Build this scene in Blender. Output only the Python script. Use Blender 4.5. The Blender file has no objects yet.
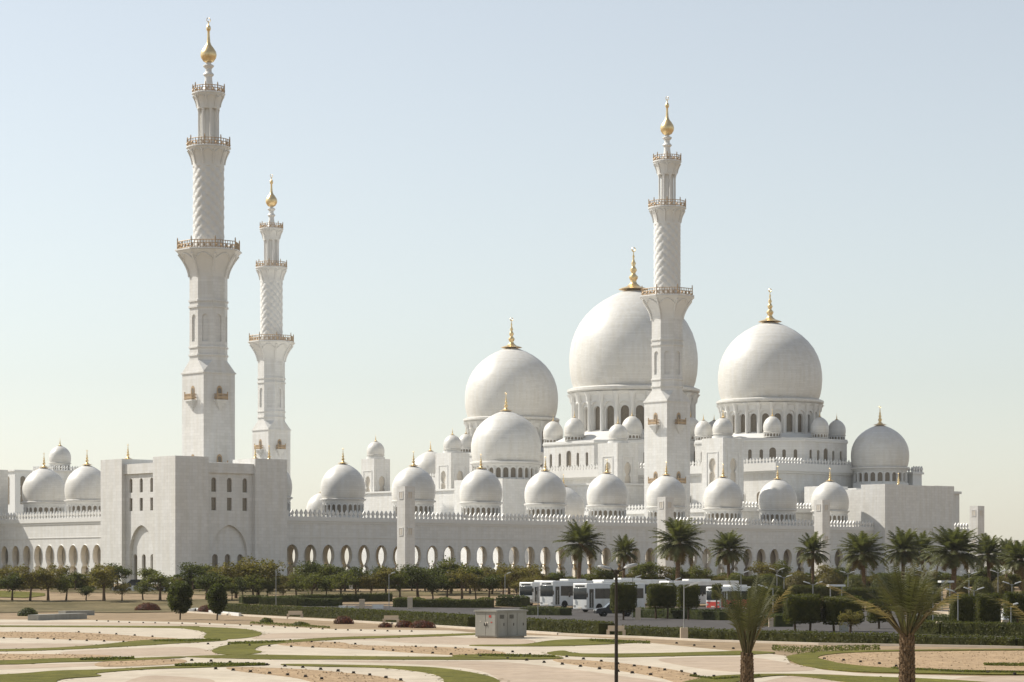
import bpy, bmesh, math, random
from mathutils import Vector, Matrix
R = math.radians
rnd = random.Random(7)
SC = bpy.context.scene
COL = SC.collection

# ------------------------------------------------------------------ camera, light, exposure
FPX = 2587.0; CX = 512.0; HY = 575.0; CZ = 4.8
cam_d = bpy.data.cameras.new("camera"); cam = bpy.data.objects.new("camera", cam_d)
COL.objects.link(cam); SC.camera = cam
cam.location = (0, 0, CZ); cam.rotation_euler = (R(90), 0, 0)
cam_d.sensor_width = 36.0; cam_d.lens = 36.0 * FPX / 1024.0
cam_d.shift_y = (HY - 341.0) / 1024.0
cam_d.clip_start = 1.0; cam_d.clip_end = 30000.0
SUN_B = 23.0; SUN_E = 44.0          # sun: degrees behind the left-hand side, elevation
world = bpy.data.worlds.new("World"); SC.world = world; world.use_nodes = True
wn = world.node_tree.nodes; wl = world.node_tree.links
sky = wn.new('ShaderNodeTexSky'); sky.sky_type = 'NISHITA'; sky.sun_disc = False
sky.sun_elevation = R(SUN_E); sky.sun_rotation = R(-(90 - SUN_B))
sky.altitude = 0; sky.air_density = 1.1; sky.dust_density = 0.55; sky.ozone_density = 3.0
hs = wn.new('ShaderNodeHueSaturation'); hs.inputs['Saturation'].default_value = 0.50; hs.inputs['Value'].default_value = 1.0
tn = wn.new('ShaderNodeMix'); tn.data_type = 'RGBA'; tn.blend_type = 'MULTIPLY'; tn.inputs[0].default_value = 1.0; tn.inputs[7].default_value = (1.055, 1.025, 0.97, 1)
wl.new(sky.outputs[0], hs.inputs['Color']); wl.new(hs.outputs[0], tn.inputs[6]); wl.new(tn.outputs[2], wn['Background'].inputs[0]); wn['Background'].inputs[1].default_value = 0.11
sun_d = bpy.data.lights.new("sun", 'SUN'); sun = bpy.data.objects.new("sun", sun_d); COL.objects.link(sun)
sun_d.energy = 5.0; sun_d.angle = R(0.6); sun_d.color = (1.0, 0.945, 0.85)
sd = Vector((-math.cos(R(SUN_B)) * math.cos(R(SUN_E)), math.sin(R(SUN_B)) * math.cos(R(SUN_E)), math.sin(R(SUN_E))))
sun.rotation_euler = sd.to_track_quat('Z', 'Y').to_euler(); sun.location = (-200, 100, 200)
SC.view_settings.view_transform = 'Standard'; SC.view_settings.look = 'None'
SC.view_settings.exposure = 0.34; SC.view_settings.gamma = 1.0; SC.view_settings.use_curve_mapping = False
SC.render.resolution_x = 1024; SC.render.resolution_y = 682

# ------------------------------------------------------------------ materials
def mat(name, col, rough=0.6, metal=0.0, var=0.0, scale=1.0, col2=None, bump=0.0, bscale=20.0, course=None, grime=0.0, blotch=None):
    m = bpy.data.materials.new(name); m.use_nodes = True
    n = m.node_tree.nodes; l = m.node_tree.links; b = n['Principled BSDF']
    b.inputs['Specular IOR Level'].default_value = 0.12 if rough >= 0.8 else 0.5
    b.inputs['Roughness'].default_value = rough; b.inputs['Metallic'].default_value = metal
    tc = n.new('ShaderNodeTexCoord')
    c2 = col2 or tuple(max(0, c * (1 - var)) for c in col)
    nz = n.new('ShaderNodeTexNoise'); nz.inputs['Scale'].default_value = scale; nz.inputs['Detail'].default_value = 6
    nz.inputs['Roughness'].default_value = 0.65
    l.new(tc.outputs['Object'], nz.inputs['Vector'])
    rp = n.new('ShaderNodeValToRGB'); rp.color_ramp.elements[0].position = 0.35; rp.color_ramp.elements[1].position = 0.65
    rp.color_ramp.elements[0].color = (*c2, 1); rp.color_ramp.elements[1].color = (*col, 1)
    l.new(nz.outputs['Fac'], rp.inputs['Fac'])
    out = rp.outputs['Color']
    if course:                                # stone panel joints: (panel width, panel height, joint tone)
        sx = n.new('ShaderNodeSeparateXYZ'); l.new(tc.outputs['Object'], sx.inputs[0])
        ad = n.new('ShaderNodeMath'); ad.operation = 'ADD'; l.new(sx.outputs[0], ad.inputs[0]); l.new(sx.outputs[1], ad.inputs[1])
        cb = n.new('ShaderNodeCombineXYZ'); l.new(ad.outputs[0], cb.inputs[0]); l.new(sx.outputs[2], cb.inputs[1])
        br = n.new('ShaderNodeTexBrick'); br.inputs['Scale'].default_value = 1.0
        br.inputs['Brick Width'].default_value = course[0]; br.inputs['Row Height'].default_value = course[1]
        br.inputs['Mortar Size'].default_value = 0.035; br.inputs['Mortar Smooth'].default_value = 0.3
        t = course[2]
        br.inputs['Color1'].default_value = (1, 1, 1, 1); br.inputs['Color2'].default_value = (0.91, 0.91, 0.905, 1)
        br.inputs['Mortar'].default_value = (t, t, t, 1)
        l.new(cb.outputs[0], br.inputs['Vector'])
        mx = n.new('ShaderNodeMix'); mx.data_type = 'RGBA'; mx.blend_type = 'MULTIPLY'; mx.inputs[0].default_value = 1
        l.new(out, mx.inputs[6]); l.new(br.outputs['Color'], mx.inputs[7]); out = mx.outputs[2]
    if grime:
        n2 = n.new('ShaderNodeTexNoise'); n2.inputs['Scale'].default_value = 0.9; n2.inputs['Detail'].default_value = 8
        mp = n.new('ShaderNodeMapping'); mp.inputs['Scale'].default_value = (1.2, 1.2, 0.12)
        l.new(tc.outputs['Object'], mp.inputs[0]); l.new(mp.outputs[0], n2.inputs['Vector'])
        r2 = n.new('ShaderNodeValToRGB'); r2.color_ramp.elements[0].position = 0.38; r2.color_ramp.elements[1].position = 0.6
        g = 1 - grime; r2.color_ramp.elements[0].color = (g, g * 0.985, g * 0.95, 1); r2.color_ramp.elements[1].color = (1, 1, 1, 1)
        l.new(n2.outputs['Fac'], r2.inputs['Fac'])
        mx = n.new('ShaderNodeMix'); mx.data_type = 'RGBA'; mx.blend_type = 'MULTIPLY'; mx.inputs[0].default_value = 1
        l.new(out, mx.inputs[6]); l.new(r2.outputs['Color'], mx.inputs[7]); out = mx.outputs[2]
    if blotch:
        for bs, bl in blotch:
            n3 = n.new('ShaderNodeTexNoise'); n3.inputs['Scale'].default_value = bs; n3.inputs['Detail'].default_value = 5; n3.inputs['Roughness'].default_value = 0.7
            l.new(tc.outputs['Object'], n3.inputs['Vector'])
            r3 = n.new('ShaderNodeMapRange'); r3.inputs[1].default_value = 0.35; r3.inputs[2].default_value = 0.68; r3.inputs[3].default_value = 1 - bl; r3.inputs[4].default_value = 1 + bl * 0.35
            l.new(n3.outputs['Fac'], r3.inputs[0])
            mx = n.new('ShaderNodeMix'); mx.data_type = 'RGBA'; mx.blend_type = 'MULTIPLY'; mx.inputs[0].default_value = 1
            l.new(out, mx.inputs[6]); l.new(r3.outputs[0], mx.inputs[7]); out = mx.outputs[2]
    l.new(out, b.inputs['Base Color'])
    if bump:
        nb = n.new('ShaderNodeTexNoise'); nb.inputs['Scale'].default_value = bscale; nb.inputs['Detail'].default_value = 8
        l.new(tc.outputs['Object'], nb.inputs['Vector'])
        bp = n.new('ShaderNodeBump'); bp.inputs['Strength'].default_value = bump; bp.inputs['Distance'].default_value = 0.1
        l.new(nb.outputs['Fac'], bp.inputs['Height']); l.new(bp.outputs[0], b.inputs['Normal'])
    return m
def leafmat(name, c1, c2, sc=0.9, tl=0.42):
    m = mat(name, c1, 0.55, col2=c2, scale=sc)
    b = m.node_tree.nodes['Principled BSDF']
    b.inputs['Specular IOR Level'].default_value = 0.15
    n = m.node_tree.nodes; l = m.node_tree.links
    tr = n.new('ShaderNodeBsdfTranslucent'); ms = n.new('ShaderNodeMixShader'); ms.inputs[0].default_value = tl
    src = b.inputs['Base Color'].links[0].from_socket
    g = n.new('ShaderNodeMix'); g.data_type = 'RGBA'; g.blend_type = 'MULTIPLY'; g.inputs[0].default_value = 1; g.inputs[7].default_value = (1.5, 1.6, 0.8, 1)
    l.new(src, g.inputs[6]); l.new(g.outputs[2], tr.inputs['Color'])
    l.new(b.outputs[0], ms.inputs[1]); l.new(tr.outputs[0], ms.inputs[2]); l.new(ms.outputs[0], n['Material Output'].inputs['Surface'])
    return m
M = {}
M['marble'] = mat('white_marble', (0.685, 0.675, 0.65), 0.5, var=0.05, scale=0.25, course=(1.2, 0.6, 0.86), grime=0.06)
M['dome'] = mat('dome_marble', (0.655, 0.64, 0.605), 0.45, var=0.05, scale=0.6, course=(1.6, 0.42, 0.86), grime=0.045)
M['plain'] = mat('plain_white_stone', (0.66, 0.65, 0.62), 0.5, var=0.05, scale=0.8)
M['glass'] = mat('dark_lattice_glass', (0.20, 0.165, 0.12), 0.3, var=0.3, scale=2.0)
M['cream'] = mat('lit_cream_inlaid_marble', (0.84, 0.76, 0.64), 0.55, var=0.08, scale=1.2)  # cream inlay, paled further to carry warm light bounced from the courtyard
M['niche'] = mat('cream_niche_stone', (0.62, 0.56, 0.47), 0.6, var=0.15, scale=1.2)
M['gold'] = mat('gold_mosaic', (0.86, 0.65, 0.34), 0.36, 0.8, var=0.25, scale=3.0)
M['rail'] = mat('gilded_railing', (0.50, 0.36, 0.22), 0.5, 0.3, var=0.3, scale=3.0)
M['sand'] = mat('sandy_soil', (0.34, 0.25, 0.155), 0.95, col2=(0.24, 0.175, 0.105), scale=0.35, bump=0.5, bscale=3.0, blotch=((0.08, 0.18), (0.6, 0.2)))
M['gravel'] = mat('tan_gravel', (0.48, 0.345, 0.21), 0.95, col2=(0.33, 0.23, 0.135), scale=2.2, bump=0.8, bscale=6.0, blotch=((0.5, 0.25), (3.0, 0.3)))
M['paver'] = mat('cream_paving', (0.60, 0.525, 0.415), 0.8, col2=(0.53, 0.455, 0.355), scale=0.35, course=(1.2, 0.9, 0.9), grime=0.06, blotch=((0.06, 0.10), (0.45, 0.12), (2.0, 0.10)))
M['pinkpaver'] = mat('pink_paving', (0.485, 0.385, 0.29), 0.8, col2=(0.43, 0.34, 0.255), scale=0.5, course=(1.2, 0.9, 0.92), grime=0.06, blotch=((0.06, 0.10), (0.45, 0.14), (2.0, 0.10)))
M['lawn'] = mat('olive_lawn', (0.180, 0.165, 0.030), 0.95, col2=(0.120, 0.118, 0.022), scale=0.8, bump=0.7, bscale=9.0, blotch=((0.12, 0.25), (0.9, 0.28), (4.0, 0.25)))
M['drygrass'] = mat('dry_grass', (0.21, 0.165, 0.085), 0.95, col2=(0.12, 0.10, 0.045), scale=0.12, bump=0.5, bscale=3.0, blotch=((0.2, 0.3), (1.5, 0.3)))
M['asphalt'] = mat('asphalt', (0.088, 0.080, 0.075), 0.9, var=0.25, scale=0.4, blotch=((0.15, 0.15), (1.2, 0.15)))
M['kerb'] = mat('kerb_stone', (0.52, 0.45, 0.36), 0.85, var=0.12, scale=1.0)
M['leaf'] = leafmat('leaf_green', (0.120, 0.120, 0.036), (0.062, 0.070, 0.022))
M['leaf2'] = leafmat('leaf_olive', (0.165, 0.130, 0.050), (0.085, 0.080, 0.028))
M['leafd'] = leafmat('leaf_dark', (0.080, 0.088, 0.030), (0.038, 0.046, 0.016))
M['hedge'] = leafmat('hedge_green', (0.080, 0.080, 0.020), (0.040, 0.044, 0.013), 1.5)
M['palm'] = leafmat('palm_green', (0.120, 0.122, 0.050), (0.060, 0.066, 0.028), 0.7, tl=0.3)
M['palmnear'] = leafmat('palm_olive', (0.100, 0.098, 0.042), (0.055, 0.056, 0.026), 0.7, tl=0.2)
M['palmdry'] = leafmat('palm_dry', (0.20, 0.15, 0.085), (0.11, 0.085, 0.045), 2.0)
M['flower'] = leafmat('dark_red_shrub', (0.16, 0.050, 0.042), (0.055, 0.040, 0.020), 1.6)
M['bark'] = mat('bark', (0.16, 0.11, 0.07), 0.95, var=0.5, scale=5.0, bump=0.6, bscale=12)
M['palmbark'] = mat('palm_bark', (0.20, 0.135, 0.080), 0.95, var=0.6, scale=7.0, bump=0.8, bscale=10)
M['pole'] = mat('dark_pole_paint', (0.045, 0.038, 0.03), 0.85, var=0.2)
M['greypole'] = mat('grey_pole_paint', (0.30, 0.30, 0.29), 0.5, var=0.2)
M['white'] = mat('white_paint', (0.72, 0.72, 0.70), 0.35, var=0.06, scale=1.0, grime=0.08)
M['red'] = mat('red_paint', (0.48, 0.05, 0.035), 0.35, var=0.1)
M['tint'] = mat('tinted_glass', (0.022, 0.028, 0.032), 0.12, var=0.2)
M['tyre'] = mat('rubber', (0.025, 0.025, 0.025), 0.9, var=0.2)
M['cab'] = mat('grey_cabinet_paint', (0.32, 0.31, 0.27), 0.6, var=0.1, scale=1.5, grime=0.15)
M['concrete'] = mat('pale_concrete', (0.58, 0.48, 0.36), 0.85, var=0.15, scale=1.5)
M['darkcar'] = mat('dark_car_paint', (0.02, 0.02, 0.025), 0.25, var=0.1)

# ------------------------------------------------------------------ mesh building
class MB:
    def __init__(s): s.v = []; s.f = []
    def add(s, vs, fs):
        o = len(s.v); s.v += [tuple(v) for v in vs]; s.f += [tuple(i + o for i in f) for f in fs]
    def box(s, x0, x1, y0, y1, z0, z1, T=None):
        vs = [(x0,y0,z0),(x1,y0,z0),(x1,y1,z0),(x0,y1,z0),(x0,y0,z1),(x1,y0,z1),(x1,y1,z1),(x0,y1,z1)]
        if T: vs = [tuple(T @ Vector(v)) for v in vs]
        s.add(vs, [(0,3,2,1),(4,5,6,7),(0,1,5,4),(1,2,6,5),(2,3,7,6),(3,0,4,7)])
    def lathe(s, prof, n=32, c=(0,0,0), ph=0.0, cap=True):
        vs = []; fs = []
        for (r, z) in prof:
            for i in range(n):
                t = ph + 2*math.pi*i/n; vs.append((c[0]+r*math.cos(t), c[1]+r*math.sin(t), c[2]+z))
        for j in range(len(prof)-1):
            for i in range(n):
                a=j*n+i; b=j*n+(i+1)%n; fs.append((a,b,b+n,a+n))
        if cap:
            fs.append(tuple(range(n-1,-1,-1))); k=(len(prof)-1)*n; fs.append(tuple(range(k,k+n)))
        s.add(vs, fs)
    def tube(s, p0, p1, r0, r1, n=8):
        p0=Vector(p0); p1=Vector(p1); d=(p1-p0)
        q = d.to_track_quat('Z','Y').to_matrix()
        vs=[]
        for (p,r) in ((p0,r0),(p1,r1)):
            for i in range(n):
                t=2*math.pi*i/n; vs.append(p+q@Vector((r*math.cos(t),r*math.sin(t),0)))
        fs=[(i,(i+1)%n,(i+1)%n+n,i+n) for i in range(n)]+[tuple(range(n-1,-1,-1)),tuple(range(n,2*n))]
        s.add(vs,fs)
    def prism(s, poly, z0, z1):
        n=len(poly); vs=[(x,y,z0) for x,y in poly]+[(x,y,z1) for x,y in poly]
        s.add(vs,[tuple(range(n-1,-1,-1)),tuple(range(n,2*n))]+[(i,(i+1)%n,(i+1)%n+n,i+n) for i in range(n)])
    def extr(s, outline, T, d):               # outline in local (x,z); extruded along local y by d, through matrix T
        n=len(outline); vs=[T@Vector((x,0,z)) for x,z in outline]+[T@Vector((x,d,z)) for x,z in outline]
        s.add(vs,[tuple(range(n)),tuple(range(2*n-1,n-1,-1))]+[(i,i+n,(i+1)%n+n,(i+1)%n) for i in range(n)])
    def build(s, name, m, parent=None, smooth=False, sharp=35, fixn=True):
        me = bpy.data.meshes.new(name); me.from_pydata(s.v, [], s.f); me.materials.append(m)
        if fixn:
            bm = bmesh.new(); bm.from_mesh(me); bmesh.ops.recalc_face_normals(bm, faces=bm.faces); bm.to_mesh(me); bm.free()
        if smooth:
            me.polygons.foreach_set('use_smooth', [True]*len(me.polygons))
            me.set_sharp_from_angle(angle=R(sharp))
        me.update()
        o = bpy.data.objects.new(name, me); COL.objects.link(o)
        if parent: o.parent = parent
        return o
def tag(o, label=None, cat=None, group=None, kind=None):
    if label: o['label'] = label
    if cat: o['category'] = cat
    if group: o['group'] = group
    if kind: o['kind'] = kind
    return o
def empty(name, loc, rz, label, cat, group=None):
    o = bpy.data.objects.new(name, None); COL.objects.link(o); o.empty_display_size = 1
    o.location = loc; o.rotation_euler = (0,0,rz); return tag(o, label, cat, group)
KIDS = {}
def place(me_obj, name, parent, loc=(0,0,0), rz=0.0, s=1.0):       # a further object sharing the mesh
    c = me_obj.copy(); COL.objects.link(c); c.parent = parent; c.location = loc; c.rotation_euler = (0,0,rz); c.scale=(s,s,s) if not isinstance(s,tuple) else s
    return c
def copy_tree(o, parent=None):
    c = o.copy(); COL.objects.link(c); c.parent = parent
    for ch in list(o.children): copy_tree(ch, c)
    return c
ORD = ['first','second','third','fourth','fifth','sixth','seventh','eighth','ninth','tenth','eleventh','twelfth','thirteenth','fourteenth','fifteenth','sixteenth','seventeenth','eighteenth','nineteenth','twentieth']
TENS = {2:'twenty',3:'thirty',4:'forty',5:'fifty',6:'sixty'}
def ordw(i):
    if i < 20: return ORD[i]
    t,u = divmod(i+1,10)
    return (TENS[t]+'-'+ORD[u-1]) if u else TENS[t][:-1]+'ieth'

# ------------------------------------------------------------------ frames
TH = R(41.3); U = Vector((math.cos(TH), math.sin(TH))); V = Vector((-math.sin(TH), math.cos(TH)))
PL = Vector((-58.3, 497.0))
def W(a, b): return PL + U*a + V*b
def a_at(px, b):                      # position along the wall direction for a picture column
    t = (px-CX)/FPX; p = PL + V*b     # (p.x + a U.x) = t (p.y + a U.y)
    return (t*p.y - p.x)/(U.x - t*U.y)
def b_at(px, a):
    t = (px-CX)/FPX; p = PL + U*a
    return (t*p.y - p.x)/(V.x - t*V.y)
def D(a, b): return W(a,b).y
def zz(py, d): return CZ + (HY-py)*d/FPX
GZ = 3.2                              # level of the mosque's floor
def tz(x, y):
    t = min(1.0, max(0.0, (y-335.0)/95.0)); return GZ*t*t*(3-2*t) - 0.02*(1-t) if y>335 else -0.02
def gp(px, py):                       # where the line of sight meets the terrain
    lo, hi = 40.0, 440.0
    f = lambda d: (CZ-(py-HY)*d/FPX) - (tz(0,d)+0.02)
    for _ in range(60):
        m = (lo+hi)/2
        if f(m) > 0: lo = m
        else: hi = m
    return Vector(((px-CX)*lo/FPX, lo, tz(0,lo)+0.02))
def at(px, d): return Vector(((px-CX)*d/FPX, d, tz(0,d)+0.02))
# ------------------------------------------------------------------ ground
def struct(o, name=None): o['kind'] = 'structure'; return o
g = MB()
xs = [-2500,-1800,-1200,-600,-400,-250,-150,-75,0,75,150,250,400,600,1200,1800,2500]
ys = [-50,20,60,120,200,300,335]+[335+9.5*i for i in range(1,11)]+[500,700,1000,2000,3500]
for y in ys:
    for x in xs: g.v.append((x,y,tz(x,y)))
nx=len(xs)
for j in range(len(ys)-1):
    for i in range(nx-1): g.f.append((j*nx+i,j*nx+i+1,(j+1)*nx+i+1,(j+1)*nx+i))
struct(g.build('ground', M['sand'], smooth=True))
def spline(pts, k=6):
    n=len(pts); out=[]
    for i in range(n):
        p0,p1,p2,p3 = (Vector(pts[(i+j-1)%n]) for j in range(4))
        for s in range(k):
            t=s/k
            out.append(0.5*((2*p1)+(-p0+p2)*t+(2*p0-5*p1+4*p2-p3)*t*t+(-p0+3*p1-3*p2+p3)*t*t*t))
    return out
def sheet(name, pts, z, m, smooth=True, kind='structure'):
    w = [gp(px,py) for px,py in pts]; w=[(p.x,p.y) for p in w]
    if smooth: w=[tuple(p) for p in spline(w)]
    me=bpy.data.meshes.new(name); bm=bmesh.new()
    lo=[bm.verts.new((x,y,-0.01)) for x,y in w]; hi=[bm.verts.new((x,y,z)) for x,y in w]
    n=len(w)
    f=bm.faces.new(hi); 
    for i in range(n): bm.faces.new((lo[i],lo[(i+1)%n],hi[(i+1)%n],hi[i]))
    bmesh.ops.triangulate(bm, faces=[f]); bmesh.ops.recalc_face_normals(bm, faces=bm.faces)
    bm.to_mesh(me); bm.free(); me.materials.append(m)
    o=bpy.data.objects.new(name,me); COL.objects.link(o)
    o['kind']=kind; return o
sheet('paving', [(-260,619),(0,619.5),(90,620),(180,622),(250,625),(330,629),(451,630.5),(500,635),(563,636),(610,638.5),(640,642),(702,648),(744,652),(773,654),(786,656),(790,663),(824,670),(863,673.5),(961,676),(1064,678),(1400,680),(1700,760),(-800,760)], 0.004, M['paver'], smooth=False)
PINK=[[(-160,644),(60,643.5),(100,646),(60,648),(-160,649)],
 [(90,650),(180,647),(210,650.5),(215,655),(100,656),(60,653)],
 [(262,634),(330,633),(420,635.4),(470,639),(400,641),(300,638.5),(255,639)],
 [(380,639.5),(470,638),(530,640),(520,645),(420,643.6)],
 [(320,661),(420,661),(500,662),(560,668),(620,676),(680,688),(500,700),(499,680),(470,669),(400,663.5)],
 [(140,677),(190,677.5),(215,682),(190,700),(100,700)],
 [(-100,667),(60,664),(170,661.5),(60,667.5),(-100,672)],
 [(660,659),(740,657),(782,662),(815,670),(740,672),(690,667)],
 [(790,676),(860,677),(860,700),(720,700)],
 [(960,678),(1100,680),(1100,720),(960,700)],
 [(0,622.5),(150,623),(250,627.5),(150,625),(0,624)]]
for i,p in enumerate(PINK): sheet('pink_paving', p, 0.007+0.0006*i, M['pinkpaver'])
GRAV=[[(-160,631.5),(0,632),(75,632.5),(150,637),(178,639),(150,641.5),(80,640),(0,637.6),(-160,637)],
 [(-160,654),(70,654.5),(110,657),(20,660.5),(-160,661)],
 [(285,641.5),(340,642.5),(355,645),(410,646.5),(470,648.5),(505,653),(490,656.5),(420,653.5),(370,650),(320,647.5),(280,645)],
 [(229,667.5),(285,668.6),(340,672.5),(400,680.5),(430,700),(350,695),(300,679),(240,671.5)],
 [(555,659.5),(600,661.5),(660,668),(700,676),(740,690),(700,690),(660,678),(620,671),(565,663.5)],
 [(104,662),(178,659.5),(178,664),(104,667)],
 [(818,658.5),(840,654),(900,652),(1024,651),(1300,650.5),(1300,672),(1024,671),(900,668),(850,664.5)]]
for i,p in enumerate(GRAV): sheet('gravel_bed', p, 0.018+0.0008*i, M['gravel'])
GRASS=[[(-160,625),(0,625.6),(180,626.2),(201,627),(243,629),(262,633.6),(249,637.8),(222,639.5),(204,638),(206,633),(190,629.5),(160,628),(0,627),(-160,626.6)],
 [(212,650.5),(228,645),(249,642.3),(285,640.5),(340,637.3),(400,635.6),(476,633.4),(476,635),(400,637.8),(340,639.8),(290,643),(262,646),(255,650),(262,652),(250,654.4),(222,654.5)],
 [(190,656.5),(235,655),(250,654.8),(340,656.3),(420,657),(500,657),(520,655),(560,657),(500,659.8),(420,660),(340,659.8),(270,659.6),(190,657.5)],
 [(-160,650),(0,649.4),(80,646.5),(153,639.8),(220,639.2),(222,641),(180,643.5),(80,649.2),(0,651.6),(-160,652.5)],
 [(-160,662),(0,660.8),(60,658.6),(130,658.4),(180,656.8),(180,658.2),(130,661),(60,662.6),(0,665),(-160,667)],
 [(-160,680),(0,675),(55,671.2),(104,669.8),(180,666),(230,664),(270,665),(200,668),(150,669.5),(98,673.5),(100,676.5),(60,680),(40,690),(-160,720)],
 [(285,664.5),(320,664.8),(393,666.3),(434,668),(466,672),(493,678),(500,686),(480,700),(440,700),(444,682),(438,676),(420,672),(382,668.2),(320,667),(285,665.6)],
 [(475,645.2),(522,644.6),(545,641.5),(563,640),(605,639.4),(640,642),(615,644.2),(563,646.3),(522,646.6),(475,646.2)],
 [(547,653.4),(563,651),(580,653.8),(640,653.8),(702,652.4),(744,651.4),(775,653),(744,655.2),(702,655.8),(640,657.2),(605,657.6),(563,656)],
 [(787,658),(795,655),(812,652.6),(832,651.6),(873,650.6),(1024,649.4),(1300,649),(1300,650),(1024,650.6),(900,651.6),(840,653.6),(818,657.5),(830,661.5),(850,665.2),(900,668.8),(1024,671.6),(1300,673),(1300,676),(1024,675),(961,674.4),(863,672.2),(824,669),(802,665.5)],
 [(700,679),(740,675.2),(800,674.6),(860,676.8),(960,681),(1050,690),(1000,700),(900,690),(800,676.8),(760,677.6),(730,684),(700,690),(640,695)],
 [(452,656.2),(480,655),(552,657.2),(560,659),(520,660),(480,658.6)]]
for i,p in enumerate(GRASS): sheet('lawn', p, 0.03+0.0015*i, M['lawn'])
# back lawns and dry verge on the slope
def strip(name, pts, z, m):           # pts: (px, py_far, py_near); terrain following
    b=MB(); K=6
    for px,p0,p1 in pts:
        for k in range(K+1):
            q=gp(px,p1+(p0-p1)*k/K); b.v.append((q.x,q.y,q.z+z))
    for i in range(len(pts)-1):
        for k in range(K): a=i*(K+1)+k; b.f.append((a,a+K+1,a+K+2,a+1))
    return struct(b.build(name,m,smooth=True))
strip('back_lawn', [(-200,590,596.5),(0,591,597.5),(25,592,598),(45,593.5,596)], 0.06, M['lawn'])
strip('dry_verge', [(-200,599,613),(0,600,613),(60,601,612),(120,600,613),(180,600,612),(250,598,603),(330,592,598),(420,591,596),(500,592,596)], 0.05, M['drygrass'])
strip('dry_verge', [(50,588.5,592),(150,588.5,594),(250,588.5,596),(330,588,592)], 0.05, M['drygrass'])
# road / parking behind the first hedge, with raised kerbs
strip('parking_road', [(296,605.5,611.5),(340,605.5,614),(420,606,618),(480,607,621.5),(560,607.5,627),(640,608,630.5),(720,608,634),(800,609,637),(900,610,640),(1024,610,642),(1200,610,643)], 0.006, M['asphalt'])
def wall_path(name, pts, w, h, m, label=None, cat=None, group=None, z0=-0.05, parent=None):
    b=MB()
    P=[gp(*p) if len(p)==2 else Vector(p) for p in pts]
    L=[]
    for i,p in enumerate(P):
        d=(P[min(i+1,len(P)-1)]-P[max(i-1,0)]); d.z=0; d.normalize(); nrm=Vector((-d.y,d.x,0))*w/2
        L.append((p-nrm,p+nrm))
    for a,c in L: b.v += [(a.x,a.y,a.z+z0),(c.x,c.y,c.z+z0),(c.x,c.y,c.z+h),(a.x,a.y,a.z+h)]
    for i in range(len(P)-1):
        k=4*i
        for j in range(4): b.f.append((k+j,k+(j+1)%4,k+4+(j+1)%4,k+4+j))
    b.f += [(0,1,2,3),(4*len(P)-4,4*len(P)-3,4*len(P)-2,4*len(P)-1)]
    o=b.build(name,m,parent)
    if label: tag(o,label,cat,group)
    else: o['kind']='structure'
    return o
wall_path('kerb', [(180,612),(222,614.6),(300,619.2),(400,624.5),(480,629.5),(560,634.6)], 0.5, 0.16, M['kerb'])
wall_path('kerb', [(560,634.8),(640,637.8),(702,641),(820,644.6),(1024,648),(1250,650)], 0.35, 0.13, M['kerb'])
wall_path('kerb', [(300,605.3),(380,604.8),(455,605.8),(540,606.8),(650,607.6),(760,608.8),(1100,609)], 0.3, 0.14, M['kerb'])
# mosque platform and courtyard floor
def quadW(name, a0,a1,b0,b1,z0,z1,m):
    b=MB(); P=[W(a0,b0),W(a1,b0),W(a1,b1),W(a0,b1)]; b.prism([(p.x,p.y) for p in P],z0,z1); return struct(b.build(name,m))
quadW('mosque_podium', -60,230,-34,190, 2.6, GZ-0.004+0.02, M['drygrass'])
quadW('courtyard_floor', -8,150,-8,150, GZ, GZ+0.05, M['plain'])

# ------------------------------------------------------------------ arches and windows
def arch_outline(hw, h, kind='round', n=10, neck=None):
    """left-bottom -> over the top -> right-bottom; x,z with z from 0"""
    if kind=='key':                          # keyhole: narrow foot, round bulging head
        r=hw; bz=1.48*hw; zc=h-bz
        fw=0.58*hw; a0=math.acos(fw/r); zn=zc-bz*math.sin(a0); half=[(-hw*0.92,0),(-hw*0.86,zn-0.09*h),(-fw,zn-0.03*h),(-fw,zn)]
        for i in range(1,n+1):
            t=-a0+(math.pi/2+a0)*i/n; half.append((-r*math.cos(t), zc+bz*math.sin(t)))
    elif kind=='point':
        zc=h-1.35*hw; half=[(-hw,0),(-hw,zc)]
        for i in range(1,n+1):
            t=i/n; ang=t*math.pi/2; half.append((-hw*math.cos(ang)**1.0, zc+1.35*hw*(math.sin(ang)*0.85+0.15*t)))
    else:
        zc=h-hw; half=[(-hw,0),(-hw,zc)]
        for i in range(1,n+1):
            ang=i/n*math.pi/2; half.append((-hw*math.cos(ang), zc+hw*math.sin(ang)))
    return half+[(-x,z) for x,z in half[-2::-1]]
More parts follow.
